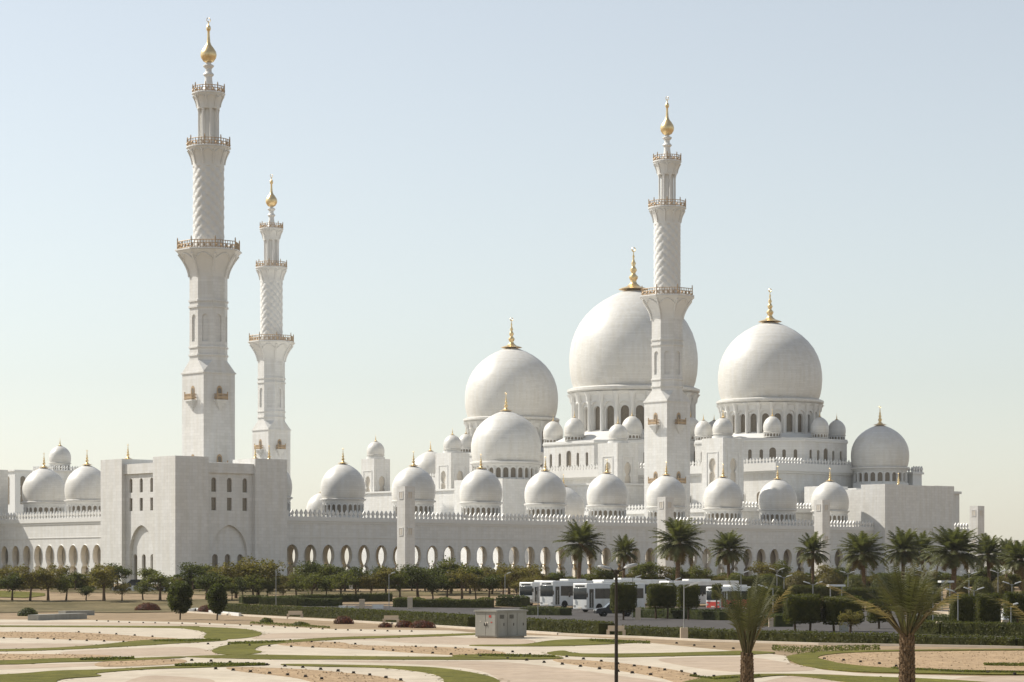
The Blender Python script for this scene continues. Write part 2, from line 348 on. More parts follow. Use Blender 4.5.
def bays(mb, xsc, w, z0, z1, outl, sill, th, mapf):
    """wall of bays, each pierced by outl placed at z=sill; mapf(x,depth,z)->point"""
    n=len(outl); mx=min(range(n), key=lambda i: outl[i][0]); wmax=-outl[mx][0]
    for xc in xsc:
        P=[];Q=[]
        for i,(x,z) in enumerate(outl):
            zs=sill+z
            if i<=mx: P.append((x,zs)); Q.append((-w/2,zs))
            if i==mx: P.append((x,zs)); Q.append((-w/2,z1))
            if mx<i<n-1-mx: P.append((x,zs)); Q.append((x*(w/2)/wmax,z1))
            if i==n-1-mx: P.append((x,zs)); Q.append((w/2,z1))
            if i>=n-1-mx: P.append((x,zs)); Q.append((w/2,zs))
        k=len(P); vs=[]
        for x,z in P: vs.append(mapf(xc+x,0,z))
        for x,z in Q: vs.append(mapf(xc+x,0,z))
        for x,z in P: vs.append(mapf(xc+x,th,z))
        fs=[]
        for i in range(k-1):
            fs.append((i,i+1,k+i+1,k+i))
            if P[i]!=P[i+1]: fs.append((i,2*k+i,2*k+i+1,i+1))
        o=len(mb.v); mb.v+=[tuple(v) for v in vs]
        for f in fs:
            ids=[]
            for q in f:
                if not ids or (Vector(vs[q])-Vector(vs[ids[-1]])).length>1e-6: ids.append(q)
            if (Vector(vs[ids[0]])-Vector(vs[ids[-1]])).length<1e-6: ids.pop()
            if len(ids)>2: mb.f.append(tuple(i+o for i in ids))
        if sill>z0+1e-4:
            mb.add([mapf(xc-w/2,0,z0),mapf(xc+w/2,0,z0),mapf(xc+w/2,0,sill),mapf(xc+outl[-1][0],0,sill),mapf(xc+outl[0][0],0,sill),mapf(xc-w/2,0,sill)],[(0,1,2,3,4,5)])
            mb.add([mapf(xc+outl[0][0],0,sill),mapf(xc+outl[-1][0],0,sill),mapf(xc+outl[-1][0],th,sill),mapf(xc+outl[0][0],th,sill)],[(0,1,2,3)])
def flat(y0=0.0): return lambda x,d,z:(x,y0+d,z)
def ring(r, ph=0.0): return lambda x,d,z:((r-d)*math.cos(ph+x/r),(r-d)*math.sin(ph+x/r),z)
def tmap(T): return lambda x,d,z: tuple(T@Vector((x,d,z)))
PANES={}
def pane(outl, key, name='window', m='glass', dbl=False):
    if key not in PANES:
        me=bpy.data.meshes.new(name); 
        n=len(outl); vs=[(x*1.02,0,z) for x,z in outl]+[(x*1.02,0.06,z) for x,z in outl]
        me.from_pydata(vs,[],[tuple(range(n)),tuple(range(2*n-1,n-1,-1))]+[(i,i+n,(i+1)%n+n,(i+1)%n) for i in range(n)])
        me.materials.append(M[m]); PANES[key]=me
    return PANES[key]
def put(me, name, parent, loc, rz=0.0, label=None):
    o=bpy.data.objects.new(name,me); COL.objects.link(o); o.parent=parent; o.location=loc; o.rotation_euler=(0,0,rz)
    return o

# ------------------------------------------------------------------ domes
DPROF=[(r,z*0.95) for r,z in ((0.930,0),(0.962,0.10),(0.988,0.24),(1.0,0.42),(0.995,0.57),(0.968,0.75),(0.915,0.92),(0.838,1.08),(0.740,1.22),(0.620,1.345),(0.480,1.455),(0.330,1.545),(0.185,1.61),(0.06,1.655))]
def finial_prof(h):
    return [(0.36*h,0),(0.30*h,0.03*h),(0.17*h,0.07*h),(0.09*h,0.14*h),(0.065*h,0.2*h),(0.10*h,0.26*h),(0.11*h,0.30*h),(0.05*h,0.37*h),(0.05*h,0.40*h),(0.085*h,0.46*h),(0.05*h,0.53*h),(0.035*h,0.56*h),(0.06*h,0.62*h),(0.03*h,0.68*h),(0.018*h,0.74*h),(0.03*h,0.78*h),(0.014*h,0.83*h),(0.008*h,0.90*h)]
FIN={}
def finial(parent, h, loc, moon=True):
    k=round(h,1)
    if k not in FIN:
        b=MB(); b.lathe(finial_prof(k),14)
        if moon:
            n=14; T=Matrix.Translation((0,0,0.94*k)); ro=0.06*k; out=[]
            for i in range(n+1):
                t=R(110)+R(320)*i/n; out.append((ro*math.cos(t),ro*math.sin(t)))
            for i in range(n,-1,-1):
                t=R(110)+R(320)*i/n; out.append((0.72*ro*math.cos(t),0.72*ro*math.sin(t)+0.012*k))
            nn=len(out)//2; o=len(b.v)
            for (x,z) in out: b.v.append((x,-0.012*k,0.95*k+z))
            for (x,z) in out: b.v.append((x,0.012*k,0.95*k+z))
            L=len(out)
            for i in range(nn-1):
                j=L-1-i; b.f.append((o+i,o+i+1,o+j-1,o+j)); b.f.append((o+L+i,o+L+j,o+L+j-1,o+L+i+1))
                b.f.append((o+i,o+L+i,o+L+i+1,o+i+1)); b.f.append((o+j,o+j-1,o+L+j-1,o+L+j))
        ob=b.build('finial',M['gold'],parent,smooth=True,sharp=60); ob.location=loc; FIN[k]=ob.data; return ob
    return put(FIN[k],'finial',parent,loc)
DM={}
def dome(parent, x, y, zb, Rr, hf=1.0, fin=None, drum=None, nw=0, key=None, ph=0.0, style='small'):
    """dome whose base ring is at zb; drum = height of the windowed ring below it"""
    key=key or (round(Rr,2),hf,drum,nw,style)
    fh = fin if fin is not None else Rr*0.62
    if key not in DM:
        n=64 if Rr>5 else 40
        b=MB(); pr=[(0.90*Rr,-0.03*Rr),(1.0*Rr,-0.03*Rr),(1.03*Rr,0.0),(1.03*Rr,0.035*Rr),(0.985*Rr,0.055*Rr),(0.94*Rr,0.06*Rr)]+[(r*Rr,0.06*Rr+z*Rr*hf) for r,z in DPROF]
        b.lathe(pr,n)
        dome_me=b.build('dome',M['dome'],parent,smooth=True,sharp=30)
        dr=None
        if drum:
            c=MB(); r=0.90*Rr if style=='small' else 0.935*Rr
            if style=='small':
                c.lathe([(r*0.99,-0.22*drum),(r*1.0,-0.22*drum),(r*1.05,-0.06*Rr),(r*1.07,-0.034*Rr)],n,cap=False)
                ow=2*math.pi*r/nw*0.34; oh=drum*0.62; z0=-drum; z1=-0.22*drum
                outl=arch_outline(ow,oh,'round',4); sill=-drum+0.10*drum
                bays(c,[2*math.pi*r*(i+0.5)/nw for i in range(nw)],2*math.pi*r/nw,z0,z1,outl,sill,0.12*Rr,ring(r,ph))
                # slim engaged colonnettes
                for i in range(nw):
                    t=ph+2*math.pi*i/nw; c.lathe([(0.022*Rr,z0),(0.020*Rr,z1-0.02*drum),(0.04*Rr,z1)],6,(r*math.cos(t)*1.015,r*math.sin(t)*1.015,0))
                c.lathe([(r*1.04,z0-0.10*drum),(r*1.06,z0-0.02*drum),(r*1.0,z0)],n,cap=False)
            else:
                zt=-0.24*drum
                # flared bracket course with little niches under the cornice
                c.lathe([(r*0.985,zt),(r*1.0,zt+0.002),(r*1.02,zt*0.55),(r*1.085,-0.035*Rr)],96,cap=False)
                for i in range(nw):
                    t=ph+2*math.pi*(i)/nw; T=Matrix.Rotation(t,4,'Z')
                    c.lathe([(0.035*Rr,zt*1.05),(0.045*Rr,zt*0.6),(0.085*Rr,-0.04*Rr)],8,(r*1.02*math.cos(t),r*1.02*math.sin(t),0))
                ow=2*math.pi*r/nw*0.27; oh=drum*0.55; z0=-drum; z1=zt; sill=-drum*0.93
                outl=arch_outline(ow,oh,'round',8)
                out2=arch_outline(2*math.pi*r/nw*0.375,drum*0.68,'round',9)
                bays(c,[2*math.pi*r*(i+0.5)/nw for i in range(nw)],2*math.pi*r/nw,z0,z1,out2,sill-0.03*drum,0.035*Rr,ring(r,ph))
                ri=r-0.035*Rr
                bays(c,[2*math.pi*ri*(i+0.5)/nw for i in range(nw)],2*math.pi*ri/nw,z0,z1,outl,sill,0.06*Rr,ring(ri,ph))
                for i in range(nw):
                    t=ph+2*math.pi*i/nw; c.lathe([(0.032*Rr,z0),(0.026*Rr,z0+0.05*drum),(0.026*Rr,zt-0.05*drum),(0.045*Rr,zt)],8,(r*1.005*math.cos(t),r*1.005*math.sin(t),0))
                c.lathe([(r*1.05,z0-0.06*drum),(r*1.06,z0-0.01*drum),(r*0.99,z0)],96,cap=False)
            dr=c.build('drum',M['plain'],parent,smooth=True,sharp=30)
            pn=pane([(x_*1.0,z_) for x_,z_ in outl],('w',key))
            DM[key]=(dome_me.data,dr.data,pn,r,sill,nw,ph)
        else: DM[key]=(dome_me.data,None,None,0,0,0,0)
        dome_me.location=(x,y,zb)
        if dr: dr.location=(x,y,zb)
        d=dome_me; drr=dr
    else:
        d=put(DM[key][0],'dome',parent,(x,y,zb)); drr=None
        if DM[key][1]: drr=put(DM[key][1],'drum',parent,(x,y,zb))
    if drr:
        _,_,pn,r,sill,nw_,ph_=DM[key]
        rr=(r-0.05*Rr) if style=='small' else (r-0.085*Rr)
        for i in range(nw_):
            t=ph_+2*math.pi*(i+0.5)/nw_
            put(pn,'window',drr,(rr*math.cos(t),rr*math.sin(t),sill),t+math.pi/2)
    if fh: finial(d,fh,(0,0,0.06*Rr+1.565*Rr*hf))
    return d

# ------------------------------------------------------------------ parapets
def merlons(mb, p0, p1, z, h=1.35, sp=1.05, th=0.28):
    p0=Vector(p0); p1=Vector(p1); L=(p1-p0).length; n=max(1,int(L/sp)); d=(p1-p0)/L
    ang=math.atan2(d.y,d.x); w=sp*0.36
    out=[(-w*0.75,0),(w*0.75,0),(w*0.45,0.18*h),(w*0.5,0.3*h),(w,0.42*h),(w,0.58*h),(w*0.45,0.78*h),(0,h),(-w*0.45,0.78*h),(-w,0.58*h),(-w,0.42*h),(-w*0.5,0.3*h),(-w*0.45,0.18*h)]
    for i in range(n):
        c=p0+d*(L*(i+0.5)/n)
        T=Matrix.Translation((c.x,c.y,z))@Matrix.Rotation(ang,4,'Z')
        mb.extr(out,T,th)

# ------------------------------------------------------------------ minarets
def octr(ap, ph=22.5): return ap/math.cos(R(22.5))
def make_minaret():
    t=empty('minaret',(0,0,0),0,'','minaret','minarets of the mosque')
    S=0.1921; Z=lambda y: zz(y,497.0)-GZ+0.0
    s=3.62
    b=MB(); b.box(-s,s,-s,s,-0.3,Z(374.5)); b.box(-s-0.18,s+0.18,-s-0.18,s+0.18,Z(374.5)+0.003,Z(373))
    b.build('square_shaft',M['marble'],t)
    o8=lambda ap:[(ap/math.cos(R(22.5))*math.cos(R(22.5+45*i)),ap/math.cos(R(22.5))*math.sin(R(22.5+45*i))) for i in range(8)]
    # broach from square to octagon
    c=MB(); k=s*math.tan(R(22.5)); z0=Z(373)+0.003; z1=Z(361); sq=s+0.05
    lo=[(sq,-sq*0.999),(sq,sq),(sq*0.999,sq),(-sq,sq),(-sq,sq*0.999),(-sq,-sq),(-sq*0.999,-sq),(sq,-sq)]
    ap=3.42; up=o8(ap)
    # order: octagon verts start at 22.5deg: (+x,+y small) ...
    lo=[(sq,sq),(sq,sq),(-sq,sq),(-sq,sq),(-sq,-sq),(-sq,-sq),(sq,-sq),(sq,-sq)]
    lo=[(x*(1-1e-4*(i%2)),y*(1-1e-4*((i+1)%2))) for i,(x,y) in enumerate(lo)]
    c.add([(x,y,z0) for x,y in lo]+[(x,y,z1) for x,y in up],[(i,(i+1)%8,(i+1)%8+8,i+8) for i in range(8)]+[tuple(range(8,16))])
    c.build('broach',M['marble'],t)
    # octagonal shaft with bands and recessed panels
    c=MB(); C8=1/math.cos(R(22.5))
    pr=[]
    def seg(y0,y1,ap): pr.extend([(ap*C8,Z(y0)),(ap*C8,Z(y1))])
    seg(361,357,3.42); seg(356.8,355.2,3.62); seg(355,349,3.42); seg(348.8,347.2,3.6); seg(347,344.5,3.42)
    c.lathe(pr,8,ph=R(22.5))
    T=None
    for i in range(8):
        T=Matrix.Rotation(R(45*i),4,'Z')@Matrix.Translation((0,-3.42,0))
        w=2*3.42*math.tan(R(22.5))
        out=arch_outline(0.62,Z(315.5)-Z(342.5),'round',6)
        bays(c,[0],w,Z(344.5)+0.001,Z(312),out,Z(342.5),0.28,tmap(T))
        c.add([T@Vector((x,0.28,zq)) for x,zq in ((-0.8,Z(343)),(0.8,Z(343)),(0.8,Z(314)),(-0.8,Z(314)))],[(0,1,2,3)])
    pr=[]; seg(312,309,3.42); seg(308.8,307,3.64); seg(306.8,303,3.44); seg(302.8,301,3.62); seg(300.8,278,3.42)
    c.lathe(pr,8,ph=R(22.5)); c.build('octagonal_shaft',M['marble'],t)
    def corbel(yb,yt,rb,rt,n,nich,name='corbel',nph=0.0,flatn=None):
        c=MB(); k=flatn or n; pr=[]
        for i in range(9):
            q=i/8; pr.append((rb+(rt-rb)*(q**1.7), Z(yb)+(Z(yt)-Z(yb))*q))
        c.lathe(pr,k,ph=nph)
        # niche arches in relief: slim ribs with arched heads
        h=Z(yt)-Z(yb)
        for i in range(nich):
            a=nph+2*math.pi*(i+(0.0))/nich
            for j in range(8):
                q0=j/8;q1=(j+1)/8; R0=rb+(rt-rb)*q0**1.7; R1=rb+(rt-rb)*q1**1.7
                if q1>0.95: continue
                c.tube((math.cos(a)*(R0+.05),math.sin(a)*(R0+.05),Z(yb)+h*q0),(math.cos(a)*(R1+.05),math.sin(a)*(R1+.05),Z(yb)+h*q1),0.16*rb/3.4+0.05,0.2*rb/3.4+.05,5)
            # arch head between ribs
            prev=None
            for j in range(9):
                tt=j/8; aa=a+2*math.pi/nich*(0.04+0.92*tt); q=0.62+0.26*math.sin(math.pi*tt); rr=rb+(rt-rb)*q**1.7
                if k<=8:
                    da=(aa-nph)%(2*math.pi/k)-math.pi/k; rr=rr*math.cos(math.pi/k)/math.cos(da)
                p=(math.cos(aa)*(rr+.06),math.sin(aa)*(rr+.06),Z(yb)+h*q)
                if prev: c.tube(prev,p,0.13*rb/3.4,0.13*rb/3.4,5)
                prev=p
        c.lathe([(rt*0.98,Z(yt)),(rt*1.03,Z(yt)+0.05),(rt*1.03,Z(yt)+0.28),(rt,Z(yt)+0.34)],k,ph=nph)
        c.build(name,M['plain'],t)
    def railing(r,z,h,n,k,nph,name='balcony_railing'):
        c=MB()
        pt=lambda a,rr:(rr*math.cos(a),rr*math.sin(a))
        def rad(a,rr):
            if k>8: return rr
            da=(a-nph)%(2*math.pi/k)-math.pi/k; return rr*math.cos(math.pi/k)/math.cos(da)
        for i in range(n):
            a=nph+2*math.pi*i/n; a2=nph+2*math.pi*(i+1)/n; r1=rad(a,r); r2=rad(a2-1e-6,r)
            p=pt(a,r1); q=pt(a2,r2)
            post = (i%(n//8)==0)
            w=0.13 if post else 0.075
            c.tube((p[0],p[1],z),(p[0],p[1],z+h*(1.25 if post else 0.97)),w,w,5)
            if post: c.lathe([(0.05,0),(0.13,0.1),(0.03,0.32)],6,(p[0],p[1],z+h*1.25))
            for zf in (0.12,0.55,0.95): c.tube((p[0],p[1],z+h*zf),(q[0],q[1],z+h*zf),0.075,0.075,4)
            if i%2==0:
                mx,my=(p[0]+q[0])/2,(p[1]+q[1])/2
                c.lathe([(0.02,0.1*h),(0.2,0.35*h),(0.02,0.6*h)],5,(mx,my,z))
        c.build(name,M['rail'],t)
    corbel(278,252.5,3.55*C8*0.97,6.05*C8*0.97,8,8,nph=R(22.5))
    railing(5.75*C8*0.97,Z(252.5)+0.34,1.55,64,8,R(22.5))
    # twisted round shaft
    c=MB(); n=90; m=170; zA=Z(251); zB=Z(165)
    for j in range(m+1):
        q=j/m; z=zA+(zB-zA)*q
        for i in range(n):
            th=2*math.pi*i/n
            w=abs(math.sin(5*th+q*28)); w2=abs(math.sin(5*th-q*28))
            r=2.74+0.20*w**0.7+0.10*w2
            if q>0.97 or q<0.03: r=3.0
            c.v.append((r*math.cos(th),r*math.sin(th),z))
    for j in range(m):
        for i in range(n):
            a=j*n+i; b2=j*n+(i+1)%n; c.f.append((a,b2,b2+n,a+n))
    c.f.append(tuple(range(m*n,m*n+n))); c.build('twisted_shaft',M['plain'],t,smooth=True,sharp=50)
    corbel(165,149,3.0,4.15,32,10)
    railing(4.1,Z(149)+0.34,1.35,40,32,0.0)
    # open lantern: eight columns round a core
    c=MB(); c.lathe([(1.45,Z(148)),(1.45,Z(109))],16)
    c.lathe([(2.35,Z(148)),(2.35,Z(145.5)),(2.1,Z(145))],16)
    for i in range(8):
        a=R(22.5+45*i); c.lathe([(0.30,Z(145)),(0.22,Z(143.5)),(0.20,Z(113)),(0.36,Z(109.5))],8,(1.86*math.cos(a),1.86*math.sin(a),0))
    c.lathe([(2.15,Z(109.5)),(2.2,Z(108.5)),(2.2,Z(107.6))],16)
    c.build('lantern',M['plain'],t,smooth=True,sharp=30)
    corbel(107.6,95,2.2,3.12,24,8)
    railing(3.05,Z(95)+0.34,1.2,32,24,0.0)
    c=MB(); c.lathe([(2.0,Z(95)+.3),(1.6,Z(92)),(1.15,Z(89)),(0.85,Z(85)),(0.72,Z(80)),(0.70,Z(77)),(1.05,Z(75)),(1.0,Z(74)),(0.62,Z(72)),(0.60,Z(69)),(1.05,Z(66.5)),(1.05,Z(65.5)),(0.5,Z(64)),(0.5,Z(62.5))],20)
    c.build('neck',M['plain'],t,smooth=True,sharp=40)
    c=MB(); c.lathe([(0.45,Z(63)),(1.0,Z(61.5)),(1.45,Z(58)),(1.58,Z(55)),(1.42,Z(51.5)),(1.0,Z(48)),(0.55,Z(45)),(0.34,Z(42)),(0.26,Z(36)),(0.22,Z(31.5)),(0.40,Z(30)),(0.45,Z(28)),(0.35,Z(26.2)),(0.12,Z(25)),(0.08,Z(21))],20)
    for i in range(13):
        t0=R(110+320*i/13); t1=R(110+320*(i+1)/13); rr=0.42
        c.tube((rr*math.cos(t0),0,Z(20)+rr*math.sin(t0)),(rr*math.cos(t1),0,Z(20)+rr*math.sin(t1)),0.07,0.07,5)
    c.build('finial',M['gold'],t,smooth=True,sharp=60)
    # small gilded balconies on the four faces
    for zc in (Z(402),zz(485,579)-GZ):
        for i in range(4):
            T=Matrix.Rotation(R(90*i),4,'Z')@Matrix.Translation((0,-s,zc))
            c=MB()
            for (hw,z0,z1,d) in ((1.25,0,0.22,1.15),(1.0,-0.45,-0.003,0.9),(0.7,-0.95,-0.453,0.6),(0.4,-1.4,-0.953,0.35),(0.18,-1.8,-1.403,0.18)):
                c.box(-hw,hw,-d,0,z0,z1,T)
            c.build('balcony_bracket',M['plain'],t)
            c=MB()
            for x in [-1.15+0.23*k for k in range(11)]: c.box(x-0.04,x+0.04,-1.12,-1.04,0.22,1.35,T)
            for x in (-1.15,1.15):
                for yy in (-0.8,-0.5,-0.2): c.box(x-0.04,x+0.04,yy-0.04,yy+0.04,0.22,1.35,T)
                c.box(x-0.08,x+0.08,-1.16,-1.0,0.223,1.75,T); c.box(x-0.05,x+0.05,-1.0,0,1.22,1.36,T); c.box(x-0.05,x+0.05,-1.0,0,0.55,0.75,T)
            c.box(-1.2,1.2,-1.13,-1.03,1.22,1.38,T); c.box(-1.2,1.2,-1.125,-1.035,0.45,0.85,T)
            c.build('balcony_railing',M['rail'],t)
            out=arch_outline(0.42,2.3,'point',6)
            pn=pane(out,'mindoor','balcony_door','glass'); 
            o=put(pn,'balcony_door',t,T@Vector((0,-0.07,0.25)),R(90*i))
            c=MB(); 
            oo=arch_outline(0.62,2.75,'point',6)
            c.extr(oo,T@Matrix.Translation((0,-0.05,0.22)),0.05); c.build('door_surround',M['rail'],t)
    return t
mn=make_minaret(); mn.location=(PL.x,PL.y,GZ); mn.rotation_euler=(0,0,TH)
mn['label']='tallest and nearest white minaret, on the left above the corner gate block'
m2=copy_tree(mn); m2.location=(*W(123.8,0),GZ); m2['label']='white minaret standing in front of the largest dome'
m3=copy_tree(mn); m3.location=(*W(123.8,150),GZ); m3['label']='shorter looking, farther white minaret just right of the tallest one'
# ------------------------------------------------------------------ corner gate blocks
def facing(k, L, x0=0.0):              # matrices for the four faces of a square of side L, near corner at 0,0 ; 0:-v 1:-u 2:+v 3:+u
    if k==0: return Matrix.Identity(4)
    if k==1: return Matrix.Translation((0,L,0))@Matrix.Rotation(R(-90),4,'Z')
    if k==2: return Matrix.Translation((L,L,0))@Matrix.Rotation(R(180),4,'Z')
    return Matrix.Translation((L,0,0))@Matrix.Rotation(R(90),4,'Z')
def gate_block(a0,b0,label,Hh,detail=True):
    t=empty('gate_block',(*W(a0,b0),GZ),TH,label,'building','corner blocks of the arcade')
    L=24.4; p=7.1; rw=L-2*p; Hr=Hh-1.0; dp=0.85
    b=MB()
    for x in (0,L-p):
        for y in (0,L-p): b.box(x,x+p,y,y+p,-0.4,Hh)
    b.build('corner_pier',M['marble'],t)
    zl=lambda y: zz(y,465)-GZ
    roof=MB(); roof.box(dp+0.6,L-dp-0.6,dp+0.6,L-dp-0.6,Hr-0.7,Hr-0.3); roof.build('roof',M['plain'],t)
    for k in range(4):
        T=facing(k,L)@Matrix.Translation((p+rw/2,dp,0))
        mf=tmap(T); w=MB()
        if detail and k<2:
            A=10.6; za=A+0.6
            bays(w,[0],rw,-0.4,za,arch_outline(3.9,A,'point',14),0.0,0.55,mf)
            # inner wall of the great arch with three openings
            so=arch_outline(0.62,5.0,'round',8)
            T2=T@Matrix.Translation((0,0.55,0))
            bays(w,[-2.75,0,2.75],2.75,-0.4,A+0.3,so,0.35,0.5,tmap(T2))
            for xc in (-2.75,0,2.75):
                put(pane(so,'gatelow'),'window',t,T2@Vector((xc,0.42,0.35)),[0,R(-90),R(180),R(90)][k])
            uo=arch_outline(0.52,2.55,'round',8); lo=[(-0.52,0),(-0.52,1.0),(-0.52,2.3),(0,2.3001),(0.52,2.3),(0.52,1.0),(0.52,0)]
            z1=zl(513); z2=zl(495); z3=zl(476)
            w.add([mf(-rw/2,0,za),mf(rw/2,0,za),mf(rw/2,0,z1),mf(-rw/2,0,z1)],[(0,1,2,3)])
            bays(w,[-3.4,0,3.4],3.4,z1,z2,lo,zl(510.5),0.35,mf)
            bays(w,[-3.4,0,3.4],3.4,z2,z3,uo,zl(492),0.35,mf)
            w.add([mf(-rw/2,0,z3),mf(rw/2,0,z3),mf(rw/2,0,Hr-1.8),mf(-rw/2,0,Hr-1.8)],[(0,1,2,3)])
            for xc in (-3.4,0,3.4):
                rz=[0,R(-90),R(180),R(90)][k]
                put(pane(uo,'gateup'),'window',t,T@Vector((xc,0.3,zl(492))),rz)
                put(pane(lo,'gatemid'),'window',t,T@Vector((xc,0.3,zl(510.5))),rz)
            f=MB(); f.box(-rw/2,rw/2,-0.35,0.5,Hr-1.8,Hr,T); f.build('fascia',M['marble'],t)
        elif k==0:
            w.box(-rw/2,rw/2,-0.835,0.5,-0.4,Hr+0.92,T)
        else: w.box(-rw/2,rw/2,0.003,0.5,-0.4,Hr,T)
        if not detail and k==0:
            fr=MB(); 
            for (x0,x1,z0,z1) in ((-3.4,3.4,12.2,12.4),(-3.4,-3.2,3.0,12.197),(3.2,3.4,3.0,12.197)): fr.box(x0+1.2,x1+1.2,-1.0,-0.84,z0,z1,T)
            fr.build('panel_frame',M['marble'],t)
        w.build('recess_wall',M['marble'],t)
    return t,L
cornerA=W(-24.8,-29.4)
HB=25.9-GZ
GA=a_at(175.3,-29.4); RA=a_at(885,-29.4)
t,L=gate_block(GA,-29.4,'white stone corner block with a pointed arch and slit windows under the tallest minaret',HB)
# low roof domes whose gilded tips show over the parapet
for (px,b,h) in ((142,0.0,3.0),):
    pass
for (x,y,h,zt) in ((3.2,20.2,2.8,HB-1.0),(20.6,4.6,2.6,HB-1.0)):
    d=dome(t,x,y,zt-1.2+0.45,1.5,0.75,fin=h,key=('rd',h))
RB=W(165.9,-29.4)
t,L=gate_block(RA,-29.4,'plain white stone block at the right-hand end of the arcade',zz(484,583.6)-GZ,detail=False)
d=dome(t,15.3,9.0,zz(484,600)-GZ-2.2,1.5,0.75,fin=2.9,key=('rd',2.9))

# ------------------------------------------------------------------ arcades
def column_proto(parent, h):
    b=MB(); b.box(-0.45,0.45,-0.45,0.45,-0.05,0.3); b.lathe([(0.36,0.3),(0.30,0.5),(0.27,h-1.2),(0.30,h-1.1)],12); 
    o=b.build('column',M['cream'],parent,smooth=True,sharp=35)
    c=MB(); c.lathe([(0.28,h-1.2),(0.42,h-0.9),(0.33,h-0.7),(0.55,h-0.35),(0.5,h-0.2)],12); c.box(-0.6,0.6,-0.6,0.6,h-0.2,h)
    c.build('capital',M['gold'],o,smooth=True,sharp=35); return o
KEY=arch_outline(1.42,7.3,'key',12)
def arcade(name,loc,rz,x0,x1,c0,label,doms,dy=8.0,depth=16.0,closed=None,inner=True,sp=4.2,ztop=12.4,group='arcades round the courtyard',domR=4.2,domz=None):
    t=empty(name,(*loc,GZ),rz,label,'building',group)
    n0=math.ceil((x0+sp/2-c0)/sp); n1=math.floor((x1-sp/2-c0)/sp)
    xc=[c0+sp*i for i in range(n0,n1+1)]
    zt=9.0
    w=MB(); bays(w,xc,sp,-0.3,zt,KEY,0.0,0.9,flat(0))
    e0=xc[0]-sp/2; e1=xc[-1]+sp/2
    if e0-x0>0.02: w.box(x0,e0,0,1.5,-0.3,zt)
    if x1-e1>0.02: w.box(e1,x1,0,1.5,-0.3,zt)
    w.add([(x0,0,zt),(x1,0,zt),(x1,0,11.6),(x0,0,11.6)],[(0,1,2,3)])
    w.build('arch_wall',M['marble'],t)
    c=MB(); c.box(x0,x1,-0.28,1.6,11.6,12.42); c.box(x0,x1,-0.12,0.0-0.001,11.2,11.597); c.box(x0,x1,-0.10,-0.002,8.62,8.74); c.build('cornice',M['plain'],t)
    c=MB(); merlons(c,(x0,-0.2),(x1,-0.2),12.42,1.38,1.05,0.26); c.build('merlon_parapet',M['plain'],t)
    ln=MB()
    for x in xc:
        for i in range(len(KEY)-1):
            p,q=KEY[i],KEY[i+1]; k=0.988
            ln.add([(x+p[0]*k,0.01,p[1]),(x+q[0]*k,0.01,q[1]-(0.004 if q[1]>1 else 0)),(x+q[0]*k,0.94,q[1]-(0.004 if q[1]>1 else 0)),(x+p[0]*k,0.94,p[1])],[(0,1,2,3)])
    ln.build('lit_arch_lining',M['cream'],t)  # added pale strips, their colour stands in for sunlight on the cream reveals
    # raised arch surrounds
    s=MB()
    for x in xc:
        for i in range(len(KEY)-1):
            p,q=KEY[i],KEY[i+1]
            if p[1]<2.0 and q[1]<2.0: continue
            s.tube((x+p[0]*1.04,-0.02,p[1]+0.02),(x+q[0]*1.04,-0.02,q[1]+0.02),0.09,0.09,4)
    s.build('arch_moulding',M['plain'],t)
    r=MB(); r.box(x0,x1,1.61,depth,11.0,11.9); r.build('roof',M['plain'],t)
    if inner:
        w=MB(); bays(w,xc,sp,-0.3,zt,KEY,0.0,1.0,flat(depth-1.0))
        w.add([(x0,depth-1,zt),(x1,depth-1,zt),(x1,depth-1,11.0),(x0,depth-1,11.0)],[(0,1,2,3)])
        w.build('inner_arch_wall',M['cream'],t)
        cp=None
        for x in xc:
            for yy in (4.6,depth-4.6):
                if cp is None: cp=column_proto(t,3.9); cp.location=(x+sp/2,yy,0)
                else:
                    o=cp.copy(); COL.objects.link(o); o.location=(x+sp/2,yy,0); g=cp.children[0].copy(); COL.objects.link(g); g.parent=o
        l=MB()
        for yy in (4.6,depth-4.6):
            l.box(x0,x1,yy-0.5,yy+0.5,8.6,10.995)
            for x in xc: l.box(x+sp/2-.3,x+sp/2+.3,yy-0.3,yy+0.3,3.9,8.597)
        l.build('beam',M['cream'],t)
    if closed:
        for x in xc:
            if x>closed[0]:
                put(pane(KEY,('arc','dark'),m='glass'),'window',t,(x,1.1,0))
            elif x>closed[1]:
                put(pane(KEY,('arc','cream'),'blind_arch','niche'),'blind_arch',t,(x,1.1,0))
    for x in doms:
        dome(t,x,dy,domz if domz is not None else zz(500,D(a_at(343,-18),-18))-GZ,domR,1.0,fin=2.9,drum=3.3,nw=22,key=('arc',domR))
    return t,xc
dsp=[a_at(343,-18)+(a_at(830,-18)-a_at(343,-18))/8*i for i in range(-1,9)]
DR=22.5*D(dsp[1],-18)/FPX
c0=a_at(292,-26)
arcade('arcade',W(0,-26),TH,GA+24.3,RA+.1,c0,'long white keyhole-arched arcade with a row of white domes, right of the corner block',dsp,closed=(116,106),domR=DR)
# left arcade: local x = -v, local y = +u
cL=b_at(97.2,(GA+3.4)); b0=-5.0
dl=[-(b_at(87,(GA+11.4))-b0), -(b_at(44,(GA+11.4))-b0)]; 
arcade('arcade',W((GA+3.4),b0),TH-R(90),-130,-0.1,-(cL-b0),'white arched arcade with domes left of the corner gate block',dl,domR=DR,domz=zz(503,D((GA+11.4),b_at(44,(GA+11.4))))-GZ,inner=True)
# arcade beyond the courtyard
far=arcade('arcade',W(-6,176),TH,-10,140,2.0,'far arcade beyond the courtyard, only its pale domes showing',[a_at(322,168)+6],dy=-8+0.0,inner=False,closed=None,domR=15*D(a_at(322,168),168)/FPX*1.05,domz=zz(518,D(a_at(322,168),168))-GZ)
